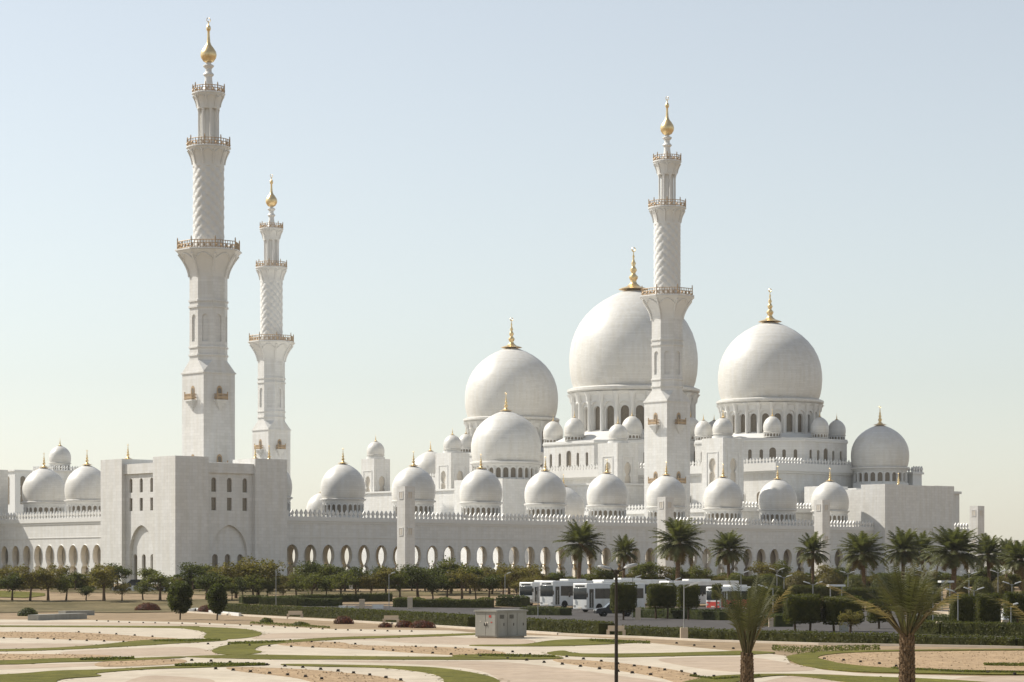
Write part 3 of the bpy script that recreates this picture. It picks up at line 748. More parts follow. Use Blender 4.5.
# right-hand end of the wall
t=empty('boundary_wall',(*W(RA+24.3,-26),GZ),TH,'short crenellated white wall right of the plain end block','wall')
w=MB(); w.box(0,9.5,0,1.5,-0.3,11.6); w.build('wall',M['marble'],t)
c=MB(); c.box(0,9.6,-0.28,1.6,11.6,12.42); c.build('cornice',M['plain'],t)
c=MB(); merlons(c,(0,-0.2),(9.5,-0.2),12.42,1.38); c.build('merlon_parapet',M['plain'],t)
# left pavilion at the edge of the frame
bp=b_at(-5,(GA+3.4)); ar=a_at(8,bp)
t=empty('entrance_pavilion',(*W(GA-3.6,bp),GZ),TH,'tall white pavilion cut off by the left edge of the picture','building')
w=MB(); w.box(0,ar-(GA-3.6),0,24,-0.3,zz(470,D(ar,bp))-GZ); w.build('wall',M['marble'],t)
dome(t,(ar-(GA-3.6))*0.55-4,10,zz(462,D(-20,bp+10))-GZ,3.4,1.0,fin=2.2,drum=2.0,nw=16)
w=MB(); w.box(-2,(ar-(GA-3.6))*0.55+1,5,15,zz(470,D(ar,bp))-GZ+0.003,zz(470,D(ar,bp))-GZ+1.2); w.build('dome_base',M['plain'],t)
# tower with little dome and railing seen between the left domes
aT=10.0; bT=b_at(60,aT); dT=D(aT,bT)
t=empty('dome_tower',(*W(aT,bT),GZ),TH,'small dome on a railed white tower behind the left arcade domes','building')
w=MB(); w.box(-3.6,3.6,-3.6,3.6,-0.3,zz(472,dT)-GZ); w.box(-4.3,4.3,-4.3,4.3,zz(472,dT)-GZ+.003,zz(470.6,dT)-GZ); w.build('tower_wall',M['marble'],t)
c=MB(); 
for s_ in (-1,1):
    merlons(c,(-4.2,s_*4.1),(4.2,s_*4.1),zz(470.6,dT)-GZ,0.9,0.6,0.15); merlons(c,(s_*4.1,-4.2),(s_*4.1,4.2),zz(470.6,dT)-GZ,0.9,0.6,0.15)
c.build('parapet',M['plain'],t)
dome(t,0,0,zz(463.5,dT)-GZ,11*dT/FPX,1.0,fin=1.6,drum=1.6,nw=14)
# tan block far left behind the domes
t=empty('rear_building',(*W(18,b_at(20,18)),GZ),TH,'plain cream building behind the dome at the far left','building')
dd=D(18,b_at(20,18)); w=MB(); w.box(-6,20,-8,14,-0.3,zz(473,dd)-GZ); w.box(-6.3,20.3,-8.3,14.3,zz(473,dd)-GZ+.003,zz(471.5,dd)-GZ); w.build('wall',M['plain'],t)
wo=arch_outline(0.6,2.2,'round',5)
for r_ in range(3):
    for x in (-4,-1,2,5,8): put(pane(wo,'rb'),'window',t,(x,-8.05,zz(482+9*r_,dd)-GZ-1.2))
    for y in (-5,-2,1,4,7): put(pane(wo,'rb'),'window',t,(-6.05,y,zz(482+9*r_,dd)-GZ-1.2),R(-90))

# ------------------------------------------------------------------ prayer hall
HC=(a_at(633.5,75.0),75.0)
BR=b_at(770,HC[0]); BL=b_at(511.5,HC[0])
hall=empty('prayer_hall',(*W(*HC),GZ),TH,'great white prayer hall carrying the three largest domes','building')
la=lambda a: a-HC[0]
lb=lambda b: b-HC[1]
def cren_box(a0,a1,b0,b1,z0,ztop,name='hall_wall',over=1.0):
    w=MB(); w.box(la(a0),la(a1),lb(b0),lb(b1),z0,ztop-3.2); w.build(name,M['marble'],hall)
    c=MB(); c.box(la(a0)-over,la(a1)+over,lb(b0)-over,lb(b1)+over,ztop-3.2+.003,ztop-1.3); c.box(la(a0)-over*0.5,la(a1)+over*0.5,lb(b0)-over*0.5,lb(b1)+over*0.5,ztop-3.7,ztop-3.2); c.build('cornice',M['plain'],hall)
    c=MB(); o=over-0.25
    A0,A1,B0,B1=la(a0)-o,la(a1)+o,lb(b0)-o,lb(b1)+o
    for p,q in (((A0,B0),(A1,B0)),((A0,B1),(A1,B1)),((A0,B0),(A0,B1)),((A1,B0),(A1,B1))): merlons(c,p,q,ztop-1.3,1.3,1.05,0.25)
    c.build('merlon_parapet',M['plain'],hall)
ZC=zz(457,612)-GZ
cren_box(HC[0]-19,HC[0]+19,7,45,-0.3,ZC)
cren_box(HC[0]-24.5,HC[0]+24.5,50.5,99.5,-0.3,ZC-0.02)
cren_box(HC[0]-19,HC[0]+19,104.5,142.5,-0.3,ZC)
w=MB(); w.box(la(171),la(203),lb(44.9),lb(50.6),-0.3,ZC-3.5); w.box(la(171),la(203),lb(99.4),lb(105.1),-0.3,ZC-3.5)
w.build('link_wall',M['marble'],hall)
w=MB(); zl=zz(487,650)-GZ; w.box(la(150),la(170),lb(47),lb(150),-0.3,zl); w.build('porch_wall',M['marble'],hall)
w=MB(); w.box(la(149.6),la(167.5),lb(46.6),lb(150.4),zl+.003,zl+0.45); w.build('porch_coping',M['plain'],hall)
def octtier(ca,cb,ap,z0,z1,wh,dRad,dR,drumR,drum_z,sw):
    w=MB(); face=2*ap*math.tan(R(22.5))
    so=arch_outline(sw,wh*0.86,'round',7); lo=arch_outline(sw*1.9,wh,'round',9)
    c=Vector((la(ca),lb(cb),0)); f5=face/5.6
    for i in range(8):
        T=Matrix.Translation(c)@Matrix.Rotation(R(45*i),4,'Z')@Matrix.Translation((0,-ap,0)); mf=tmap(T)
        sill=z0+(z1-z0)*0.12
        pos=[(-2*f5,f5,so),(-f5,f5,so),(0,f5,lo),(f5,f5,so),(2*f5,f5,so)]
        zt=z1-0.9
        for x,wd,ol in pos:
            bays(w,[x],wd,z0,zt,ol,sill,0.4,mf)
            put(pane(ol,('oct',ap,ol is lo)),'window',hall,T@Vector((x,0.33,sill)),R(45*i))
        e=2.5*f5
        for s_ in (-1,1):
            xs_=sorted((s_*e,s_*face/2)); w.add([mf(xs_[0],0,z0),mf(xs_[1],0,z0),mf(xs_[1],0,zt),mf(xs_[0],0,zt)],[(0,1,2,3)])
    C8=1/math.cos(R(22.5)); cc=(c.x,c.y,0)
    w.build('octagon_tier',M['marble'],hall)
    k=MB()
    k.lathe([((ap)*C8,z1-0.9),((ap+0.25)*C8,z1-0.88),((ap+0.3)*C8,z1-0.45),((ap+0.15)*C8,z1-0.4),((ap+0.15)*C8,z1),((ap-0.4)*C8,z1+0.003)],8,cc,ph=R(22.5))
    k.build('tier_cornice',M['plain'],hall)
    k=MB(); k.lathe([((ap-1.2)*C8*0.97,z1-0.5),(drumR*1.12,drum_z-0.5),(drumR*1.04,drum_z+0.3)],64,cc); k.build('tier_roof',M['plain'],hall,smooth=True,sharp=30)
    for i in range(8):
        a=R(45*i)
        dome(hall,c.x+dRad*math.cos(a),c.y+dRad*math.sin(a),z1+1.4,dR*0.97,1.1,fin=1.5,drum=1.15,nw=16,key=('oct',dR))
# side domes and the great dome
Rr=52*D(HC[0],BR)/FPX; Rm=64.3*D(*HC)/FPX
zbS=zz(403.5,D(HC[0],BR))-GZ; zbM=zz(392.5,D(*HC))-GZ
z1s=zz(437,618)-GZ; z1m=zz(441,660)-GZ
for cb in (BR,BL):
    octtier(HC[0],cb,18.4,ZC-1.35,z1s,3.3,16.4,2.3,Rr*0.935,zz(435,630)-GZ,0.42)
    dome(hall,0,lb(cb),zbS,Rr,0.965,fin=8.2,drum=zbS-(zz(434,628)-GZ),nw=24,style='big',key='side')
octtier(HC[0],75,23.0,ZC-1.37,z1m,4.3,21.0,2.75,Rm*0.935,zz(433,665)-GZ,0.48)
dome(hall,0,0,zbM,Rm,0.985,fin=11.0,drum=zbM-(zz(432,660)-GZ),nw=24,style='big',key='main')
# entrance dome and its base
ae=a_at(506,75); Re=35*D(ae,75)/FPX; zbe=zz(464,D(ae,75))-GZ
w=MB(); w.box(la(ae)-9.2,la(ae)+9.2,-9.2,9.2,-0.3,zz(478.5,D(ae,75)-12)-GZ); w.build('porch_block',M['marble'],hall)
w=MB(); 
dome(hall,la(ae),0,zbe,Re,0.93,fin=4.6,drum=zbe-(zz(478.5,D(ae,75)-12)-GZ)-0.05,nw=26,key='entr')
# square turrets with small domes
def turret(px,top,s,dr,b_,a_=153.3):
    d=D(a_,b_); zt=zz(top,d)-GZ
    x=la(a_)-0.0; y=lb(b_)
    w=MB(); ko=arch_outline(1.12,7.6,'key',10)
    x0,y0=x,y
    for k in range(4):
        T=Matrix.Translation((x,y,0))@facing(k,s)@Matrix.Translation((s/2,0,0)); mf=tmap(T)
        bays(w,[0],s,zt-12.5,zt-1.2,ko,zt-12.3,0.6,mf)
        w.add([mf(-s/2,0,-0.3),mf(s/2,0,-0.3),mf(s/2,0,zt-12.5),mf(-s/2,0,zt-12.5)],[(0,1,2,3)])
        w.add([mf(-s/2,0,zt-1.2),mf(s/2,0,zt-1.2),mf(s/2,0,zt),mf(-s/2,0,zt)],[(0,1,2,3)])
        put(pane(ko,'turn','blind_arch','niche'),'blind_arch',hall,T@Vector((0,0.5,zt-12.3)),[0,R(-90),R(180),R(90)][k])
        f=MB()
        for (xa,xb,za,zb_) in ((-1.9,1.9,zt-3.4,zt-3.2),(-1.9,-1.7,zt-12.3,zt-3.403),(1.7,1.9,zt-12.3,zt-3.403)): f.box(xa,xb,-0.12,-0.002,za,zb_,T)
        f.build('arch_frame',M['plain'],hall)
    w.add([(x,y,zt),(x+s,y,zt),(x+s,y+s,zt),(x,y+s,zt)],[(0,1,2,3)])
    w.build('turret',M['marble'],hall)
    k=MB(); k.lathe([(dr*1.05,0),(dr*1.05,0.55),(dr*0.9,0.6),(dr*0.9,1.0)],32,(x+s/2,y+s/2,zt+0.003)); k.build('turret_drum',M['plain'],hall,smooth=True,sharp=30)
    dome(hall,x+s/2,y+s/2,zt+1.0,dr,1.0,fin=1.7,key=('tur',dr))
for px,top in ((723,437.5),(617.5,442.5),(451,452.5),(374,458.5)):
    a_=153.3; b_=b_at(px,a_)
    turret(px,top,{374:5.6,451:6.4}.get(px,7.0),2.42,b_)
# terrace with balustrade in front, far-right side dome
tb=zz(510,590)-GZ
w=MB(); w.box(la(138),la(167.6),lb(-9.5),lb(46.8),-0.3,tb); w.build('terrace_wall',M['marble'],hall)
w=MB(); w.box(la(137.7),la(176.2),lb(-9.9),lb(-9.5)-0.003,tb-0.5,tb+0.5); w.box(la(137.6),la(138)-0.003,lb(-9.9),lb(46.8),tb-0.5,tb+0.5); w.build('terrace_coping',M['plain'],hall)
c=MB(); merlons(c,(la(137.8),lb(-9.8)),(la(176),lb(-9.8)),tb+0.5,1.2); merlons(c,(la(137.8),lb(-9.8)),(la(137.8),lb(46)),tb+0.5,1.2); c.build('balustrade',M['plain'],hall)
wo=arch_outline(0.9,3.6,'round',8)
for b_ in (12,18,24,30,36,42):
    f=MB(); f.extr([(x*1.25,z*1.06) for x,z in wo],Matrix.Translation((la(HC[0]-19)-0.1,lb(b_),zz(505,600)-GZ))@Matrix.Rotation(R(-90),4,'Z'),0.1); f.build('window_surround',M['plain'],hall)
    put(pane(wo,'hallw'),'window',hall,(la(HC[0]-19)-0.16,lb(b_),zz(505,600)-GZ),R(-90))
a9=a_at(880,2); d9=D(a9,2); R9=29*d9/FPX; zb9=zz(469,d9)-GZ
z488=zz(488,605)-GZ
w=MB(); w.box(la(176),la(214),lb(-10),lb(7)-.01,-0.3,z488-0.6); w.box(la(206)+1.2,la(214),lb(7)-.01,lb(30),-0.3,z488-0.6); w.build('side_porch_wall',M['marble'],hall)
w=MB(); w.box(la(175.6),la(214.4),lb(-10.4),lb(5.5),z488-0.6+.003,z488); w.build('side_porch_coping',M['plain'],hall)
w=MB(); w.lathe([(R9*1.02,z488-0.5),(R9*1.02,zz(483.5,d9)-GZ)],8,(la(a9),lb(2),0),ph=R(22.5)); w.build('dome_base',M['plain'],hall)
dome(hall,la(a9),lb(2),zb9,R9,0.93,fin=4.6,drum=zb9-(zz(483.5,d9)-GZ),nw=22,key='nine')
w=MB(); aw=a9+7.5; x0=la(aw)-1.2; w.box(x0,x0+3.4,lb(-3),lb(5),z488-0.5,zz(474,d9)-GZ); w.box(x0-.4,x0+3.8,lb(-3.4),lb(5.4),zz(474,d9)-GZ+.003,zz(472,d9)-GZ); w.build('stair_block',M['plain'],hall)
c=MB(); merlons(c,(x0-.3,lb(-3.3)),(x0+3.7,lb(-3.3)),zz(472,d9)-GZ,1.5,0.9); merlons(c,(x0+3.5,lb(-3.3)),(x0+3.5,lb(5.3)),zz(472,d9)-GZ,1.5,0.9); c.build('balustrade',M['plain'],hall)
# low domes of the inner court row, and the dome behind the left turret
def lone(px,b,r,top,label,name='court_dome'):
    a=a_at(px,b); d=D(a,b); Rq=r*d/FPX; zb=zz(top,d)-GZ-Rq*1.63
    t=empty(name,(*W(a,b),GZ),TH,label,'domed bay')
    w=MB(); w.box(-Rq*1.15,Rq*1.15,-Rq*1.15,Rq*1.15,-0.3,zb-Rq*0.75); w.build('base_wall',M['marble'],t)
    dome(t,0,0,zb,Rq,1.0,fin=2.6,drum=Rq*0.72,nw=20); return t
lone(563.5,8,21,486,'low white dome half hidden between two arcade domes near the middle')
lone(430.5,140,20.5,451,'pale dome with a golden tip just left of the smaller left turret')
# ------------------------------------------------------------------ free-standing pylons
def pylon(px,top,b,label,s=2.3):
    a=a_at(px,b); d=D(a,b); h=zz(top,d)-GZ
    t=empty('stone_pylon',(*W(a,b),GZ),TH,label,'pylon','slim stone pylons before the wall')
    w=MB(); w.box(-s/2,s/2,-s/2,s/2,-0.5,h); w.box(-s/2-.12,s/2+.12,-s/2-.12,s/2+.12,-0.5,0.8); w.build('shaft',M['marble'],t)
    for k in range(4):
        T=Matrix.Translation((-s/2,-s/2,0))@facing(k,s)@Matrix.Translation((s/2,0,0))
        for z in (h-1.6,h-8.2):
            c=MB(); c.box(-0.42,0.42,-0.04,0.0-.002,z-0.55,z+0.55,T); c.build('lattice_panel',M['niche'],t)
            f=MB()
            for (x0,x1,z0,z1) in ((-.58,.58,z+.6,z+.75),(-.58,.58,z-.75,z-.6),(-.58,-.45,z-.597,z+.597),(.45,.58,z-.597,z+.597),(-.05,.05,z-.54,z+.54)): f.box(x0,x1,-0.08,-0.045 if x1-x0<.11 else -.002,z0,z1,T)
            f.build('panel_frame',M['plain'],t)
    return t
pylon(406,486.5,-46,'stone pylon before the arcade, farthest left of the row')
pylon(665.5,497,-46,'stone pylon directly below the minaret beside the great dome')
pylon(822,500,-46,'stone pylon before the arcade near the plain right-hand block')
pylon(977,506,-46,'stone pylon standing right of the short crenellated wall')
t=pylon(1013,540,120,'distant stone pylon low behind the palms at the right edge',2.6)
# ------------------------------------------------------------------ foliage
def leafcloud(mb, n, cen, rad, size, rs, shell=0.0, flat=1.0):
    cx,cy,cz=cen; rx,ry,rz=rad
    for _ in range(n):
        while True:
            x,y,z=rs.uniform(-1,1),rs.uniform(-1,1),rs.uniform(-1,1); q=x*x+y*y+z*z
            if q<=1 and q>=shell: break
        leafquad(mb,(cx+x*rx,cy+y*ry,cz+z*rz),size*rs.uniform(0.6,1.3),rs)
def leafquad(mb,p,s,rs,nrm=None):
    if nrm is None:
        n=Vector((rs.gauss(0,1),rs.gauss(0,1),rs.gauss(0.5,0.8)))
    else: n=Vector(nrm)+Vector((rs.gauss(0,.45),rs.gauss(0,.45),rs.gauss(0,.45)))
    if n.length<1e-3: n=Vector((0,0,1))
    n.normalize(); a=n.orthogonal().normalized(); c=n.cross(a); t=rs.uniform(0,6.28)
    e=(a*math.cos(t)+c*math.sin(t))*s; f=(c*math.cos(t)-a*math.sin(t))*s*0.5; p=Vector(p); o=len(mb.v)
    mb.v += [tuple(p-e),tuple(p+f),tuple(p+e),tuple(p-f)]; mb.f.append((o,o+1,o+2,o+3))
def tree_meshes(seed, H, cr, ch, trunk_h, leafm, nclump=26, nl=70, ls=0.14, lean=0.0, open_=0.0):
    rs=random.Random(seed); tr=MB(); cr_=MB()
    cz=H-ch/2; base=Vector((0,0,-0.1)); top=Vector((lean,rs.uniform(-.2,.2),trunk_h))
    tr.tube(base,top,0.11+H*0.010,0.08,7)
    for i in range(nclump):
        t=rs.uniform(0,6.283); u=rs.uniform(-1,1); rr=rs.uniform(0.25,1.0)**0.6
        s=math.sqrt(1-u*u)
        c=Vector((lean+cr*0.72*rr*s*math.cos(t),cr*0.72*rr*s*math.sin(t),cz+ch*0.38*u*rr+rs.uniform(-.1,.1)))
        k=rs.uniform(0.16,0.46)*cr
        leafcloud(cr_,nl,c,(k,k,k*0.75),ls,rs)
        leafcloud(cr_,nl//6,c,(k*1.7,k*1.7,k*1.3),ls*.9,rs)
        if i%2==0: tr.tube(top-Vector((0,0,0.3)),c,0.05,0.015,4)
    return tr,cr_
def hedge_run(pts, w, h, lab, m='hedge', name='clipped_hedge', dens=55, s=0.10, wave=0.035, group=None):
    P=[gp(*p) for p in pts]; P=[p+Vector((0,w/2,0)) for p in P]; mb=MB(); rs=random.Random(int(pts[0][0]*3+pts[0][1]))
    for i in range(len(P)-1):
        a,b=P[i],P[i+1]; d=(b-a); L=d.length; d.normalize(); nrm=Vector((-d.y,d.x,0)); q=d.to_track_quat('X','Z').to_matrix()
        T=Matrix.Translation(a)@Matrix(((d.x,-d.y,0,0),(d.y,d.x,0,0),(0,0,1,0),(0,0,0,1)))
        mb.box(-0.02,L+0.02,-w/2+.08,w/2-.08,-0.1,h-.08,T)
        n=int(L*(w+2*h)*dens)
        for _ in range(n):
            x=rs.uniform(0,L); k=rs.random()*(w+2*h); 
            if rs.random()<0.05: x=x+rs.gauss(0,.1)
            hh=h*(1+wave*math.sin(x*0.9+i*1.7)+wave*0.5*math.sin(x*2.3))
            if k<h: p=(x,-w/2+rs.uniform(-.05,.05),k/h*hh); nn=(0,-1,0)
            elif k<h+w: p=(x,-w/2+(k-h),hh+rs.uniform(-.06,.05)+max(0,rs.gauss(0,.06))); nn=(0,0,1)
            else: p=(x,w/2,(k-h-w)/h*hh); nn=(0,1,0)
            pp=T@Vector(p); n3=T.to_3x3()@Vector(nn); leafquad(mb,pp,s*rs.uniform(.6,1.3),rs,n3)
    o=mb.build(name,M[m],None,fixn=False); tag(o,lab,'hedge',group); return o
TP=[]
def tree_proto(name,seed,H,cr,ch,th,m,lab='',**k):
    t=empty(name,(0,0,0),0,lab,'tree'); tr,c=tree_meshes(seed,H,cr,ch,th,m,**k)
    tr.build('trunk',M['bark'],t); c.build('crown',M[m],t,fixn=False); return t
def hide_proto(t):                      # prototypes are themselves planted later
    return t
PL_=[]                                  # (tree, px, look) for labels
used=set()
def plant(proto,p,s,rz):
    if proto.name not in used: o=proto; used.add(proto.name)
    else: o=copy_tree(proto)
    o.location=p; o.rotation_euler=(0,0,rz); o.scale=(s[0],s[0],s[1]) if isinstance(s,tuple) else (s,s,s)
    return o
GT=[tree_proto('garden_tree',11+i,5.0,2.1,3.7,1.9,['leaf','leaf2','leafd','leaf2','leaf'][i],nclump=[26,20,28,18,22][i]) for i in range(5)]
GH=5.0
def label_row(items, fmt, group):
    items=sorted(items,key=lambda q:q[1])
    for i,(o,px,look) in enumerate(items):
        o['label']=fmt.format(ord=ordw(i),look=look); o['group']=group
rt=random.Random(31)
def trees_row(pxs, yb, htop, fmt, group, protos=None, jit=1.0):
    items=[]
    for px in pxs:
        base=gp(px,yb+rt.uniform(-0.6,0.6)*jit); topy=htop+rt.choice((-9,-5,-2,0,2,5,7))*jit+rt.uniform(-1.5,1.5)
        h=(zz(topy,base.y)-base.z)/GH
        k=rt.randrange(len(protos or GT)); pr=(protos or GT)[k]
        o=plant(pr,base,(max(0.75,h*rt.uniform(1.15,1.6)),h*rt.uniform(.92,1.06)),rt.uniform(0,6.28))
        look=['green','olive','dark green','thin olive','bushy green'][GT.index(pr)] if pr in GT else ''
        items.append((o,px,look))
    label_row(items,fmt,group); return items
# far belt against the wall (close to the building), middle belt, front belt with visible trunks
trees_row([8,24,41,58,75,90,104,118,150,163,178,193,207,221],590,569,'{ord} {look} tree from the left in the belt before the corner block','garden trees before the mosque, left half')
trees_row([236,250,262,276,289,303,317,331,345,358,372,386,399,412,425,438,452,466,479,493],591,568,'{ord} {look} tree from the left in the belt before the arcade','garden trees before the arcade')
trees_row([506,519,531,543,556,569,583,596,610,624,638,652,666,680,694,708,722,736,750,764],588,567,'{ord} {look} tree from the left in the belt behind the buses','garden trees behind the buses')
trees_row([779,794,809,824,839,854,869,884,899,914,929,944,959,974,989,1004,1019,1034],588,568,'{ord} {look} tree from the left in the belt below the tall palms','garden trees below the palms')
trees_row([-12,12,30,48,66,86,104,122,143,160],601,574,'{ord} {look} slim tree from the left on the sandy slope','slim trees on the sandy slope',jit=1.4)
trees_row([206,222,232,243,254,268,283,297,312,326,341],600,572,'{ord} {look} tree from the left behind the long hedge, left part','trees behind the hedge, left part',jit=1.3)
trees_row([356,371,386,400,418,433,447,462,476,489,503,517,531],599,573,'{ord} {look} tree from the left behind the long hedge, right part','trees behind the hedge, right part',jit=1.2)
trees_row([236,258],598,556,'{ord} tall open {look} tree before the corner block','tall open trees',[GT[3],GT[1]],jit=0.5)
for k,(pts,lab) in enumerate((([(-60,589),(20,588.6),(60,588.6),(112,588.4)],'dense shrub belt under the trees before the left arcade'),
   ([(170,589.5),(230,589.2),(300,588.8),(380,588.6),(500,588.2)],'dense shrub belt under the trees before the main arcade'),
   ([(500,588.2),(600,587),(700,586.5),(790,586.5)],'dense shrub belt behind the coaches'),
   ([(790,586.5),(900,586.5),(1060,586.5)],'dense shrub belt below the tall palms'))):
    hedge_run(pts,2.6,1.75,lab,m=('leaf','leafd','leaf','leafd')[k],name='shrub_belt',dens=16,s=.24,wave=.22)
trees_row([432,451,470,492,509,528],594,561,'{ord} {look} taller tree from the left between second gate post and coaches','taller trees left of the coaches',jit=0.6)
# two round dark trees standing in the sand on the left
for px,yb,top,w_,lab in ((180,619.5,580,13.5,'dense round dark green tree standing alone in the sand, larger of two'),(217,620,582,10.5,'smaller round dark green tree right of the large round one')):
    b=gp(px,yb); sc=b.y/FPX; H=(yb-top)*sc; t=empty('round_tree',b,0,lab,'tree')
    rs=random.Random(px); tr=MB(); cr=w_*sc; tr.tube((0,0,-.1),(0.1,0,H*0.4),0.09,0.07,7); tr.build('trunk',M['bark'],t)
    c=MB(); cz=H*0.57
    for i in range(80):
        u=rs.uniform(-1,1); a=rs.uniform(0,6.28); q=math.sqrt(1-u*u); k=0.36*cr
        leafcloud(c,100,(q*math.cos(a)*cr*0.68,q*math.sin(a)*cr*0.68,cz+u*H*0.32),(k,k,k),0.13,rs)
    c.build('crown',M['leafd'],t,fixn=False)
# small thin trees near the right hedge
t=GT[3]
for px,yb,top,lab in ((850,636,607,'small yellowish open tree before the clipped hedge blocks'),):
    b=gp(px,yb); o=copy_tree(GT[1]); o.location=b; h=(zz(top,b.y))/GH; o.scale=(h*1.25,h*1.25,h); o['label']=lab; o['group']='' ; del o['group']

# ------------------------------------------------------------------ date palms
def frond(mb, base, az, el, L, droop, rs, nl=26, lw=0.05, ll=0.5, start=0.12):
    d=Vector((math.cos(az)*math.cos(el),math.sin(az)*math.cos(el),math.sin(el)))
    side=Vector((-math.sin(az),math.cos(az),0)); p=Vector(base); prev=p.copy(); n=nl; e=el
    rw=0.045
    pts=[p.copy()]
    for i in range(n):
        e-=droop/n*(0.4+1.2*i/n); d=Vector((math.cos(az)*math.cos(e),math.sin(az)*math.cos(e),math.sin(e)))
        p=p+d*(L/n); pts.append(p.copy())
        up=side.cross(d)
        if i/n>start:
            q=(i/n-start)/(1-start); l=ll*math.sin(math.pi*min(1,0.2+0.75*q)**0.8)*1.0+0.10
            for s in (-1,1):
                tip=p+side*s*l*0.80+d*l*0.55+up*l*rs.uniform(-0.05,0.35)-Vector((0,0,0.10*l))
                o=len(mb.v); w=lw
                mb.v += [tuple(p-d*w),tuple(p+d*w),tuple(tip)]; mb.f.append((o,o+1,o+2))
    for i in range(n):
        a,b=pts[i],pts[i+1]; w=rw*(1-0.8*i/n); o=len(mb.v)
        mb.v += [tuple(a-side*w),tuple(a+side*w),tuple(b+side*w),tuple(b-side*w)]; mb.f.append((o,o+1,o+2,o+3))
def palm_proto(seed,H,L,nf=46,label='',name='date_palm'):
    rs=random.Random(seed); t=empty(name,(0,0,0),0,label,'palm tree')
    tr=MB(); pr=[(0.30,-0.2),(0.26,0.4)]; z=0.4
    while z<H-0.2: pr+= [(0.235,z),(0.20,z+0.12)]; z+=0.24
    pr.append((0.32,H)); pr.append((0.2,H+.3)); tr.lathe(pr,10); tr.build('trunk',M['palmbark'],t)
    c=MB(); dr=MB()
    for i in range(nf):
        q=i/nf; el=R(84-112*q+rs.uniform(-10,10)); az=i*2.39996+rs.uniform(-.2,.2)
        dst=dr if q>0.90 else c
        frond(dst,(0.1*math.cos(az),0.1*math.sin(az),H+0.15*(1-q)),az,el,L*rs.uniform(0.85,1.1)*(1 if q<0.9 else 0.8),R(38)+R(28)*q,rs,nl=26,lw=0.075,ll=0.80)
    c.build('crown',M['palm'],t,fixn=False); dr.build('dry_fronds',M['palmdry'],t,fixn=False); return t
PP=[palm_proto(3,5.6,2.9,64),palm_proto(5,5.6,2.8,56),palm_proto(9,5.6,3.0,70)]
pal=[(578,528,1.0,'behind the buses, left of two'),(623,540,.72,'behind the buses, right of two and smaller'),(677,525,1.0,'before the pylon below the minaret beside the great dome'),(729,536,.95,'between that pylon and the white lamp heads'),(813,538,.85,'before the third pylon'),(865,538,1.05,'just right of the third pylon'),(903,535,.95,'before the left edge of the plain end block'),(924,537,.8,'overlapping its left neighbour before the plain end block'),(953,534,1.15,'broad one below the short crenellated wall'),(990,540,.95,'right of the last tall pylon'),(1006,543,.8,'close to its left neighbour near the right edge'),(1024,545,1.0,'cut off by the right edge of the picture')]
palm_z=[]
for i,(px,ty,s,lab) in enumerate(pal):
    d=[395,400,385,392,388,372,378,386,360,380,392,366][i]; p=at(px,d)
    H=zz(ty,d)-p.z; k=H/7.6
    pr=PP[i%3]; o=pr if i<3 else copy_tree(pr)
    o.location=p; o.rotation_euler=(R(3)*math.sin(i*2.1),R(3.5)*math.cos(i*1.7),i*1.3); o.scale=(k*1.08*max(.8,s),k*1.08*max(.8,s),k); o['label']='date palm '+lab; o['group']='date palms before the arcade'
# two young palms close to the camera, fronds still bundled upwards
def near_palm(px,d,ytrunk,ytop,lab,w,seed,spread,nf=22):
    base=at(px,d); base.z=0; zt=zz(ytrunk,d); t=empty('young_palm',base,0,lab,'palm tree'); rs=random.Random(seed)
    tr=MB(); n=22; H=zt; N=9
    for j in range(int(H/0.11)):             # overlapping cut leaf bases
        z=j*0.11; r=w*(1.12-0.25*z/H)
        for i in range(N):
            a=2*math.pi*(i+0.5*(j%2))/N+rs.uniform(-.1,.1)
            p0=Vector((r*0.8*math.cos(a),r*0.8*math.sin(a),z-0.05)); p1=Vector((r*1.22*math.cos(a),r*1.22*math.sin(a),z+0.14+rs.uniform(0,.05)))
            tr.tube(p0,p1,0.07,0.035,5)
    tr.tube((0,0,-0.2),(0,0,H),w*0.95,w*0.75,12)
    tr.build('trunk',M['palmbark'],t)
    c=MB(); dr=MB(); L=zz(ytop,d)-zt+0.25
    for i in range(nf):
        q=i/nf; az=i*2.39996+rs.uniform(-.2,.2); el=R(88-spread*q+rs.uniform(-5,5))
        dst=dr if (q>0.86) else c
        LL=L*rs.uniform(0.85,1.12)/max(0.75,math.sin(el))
        b0=(0.10*math.cos(az),0.10*math.sin(az),H-0.1)
        frond(dst,b0,az,el,LL,R(12)+R(60)*q*rs.random(),rs,nl=36,lw=0.024,ll=0.40,start=0.34)
        e=el; tip=Vector(b0)+Vector((math.cos(az)*math.cos(e),math.sin(az)*math.cos(e),math.sin(e)))*LL*0.45
        dr.tube(b0,tip,0.035,0.015,4)
    c.build('crown',M['palmnear'],t,fixn=False); dr.build('dry_fronds',M['palmdry'],t,fixn=False)
near_palm(907,80,634,572,'large young palm with upright fronds, nearest the camera on the right',0.20,21,50,34)
near_palm(747,92,653,586,'young palm with bundled fronds right of the tall dark lamp post',0.19,8,19,20)
near_palm(1058,86,650,580,'young palm whose fronds just enter at the right edge',0.2,12,42)

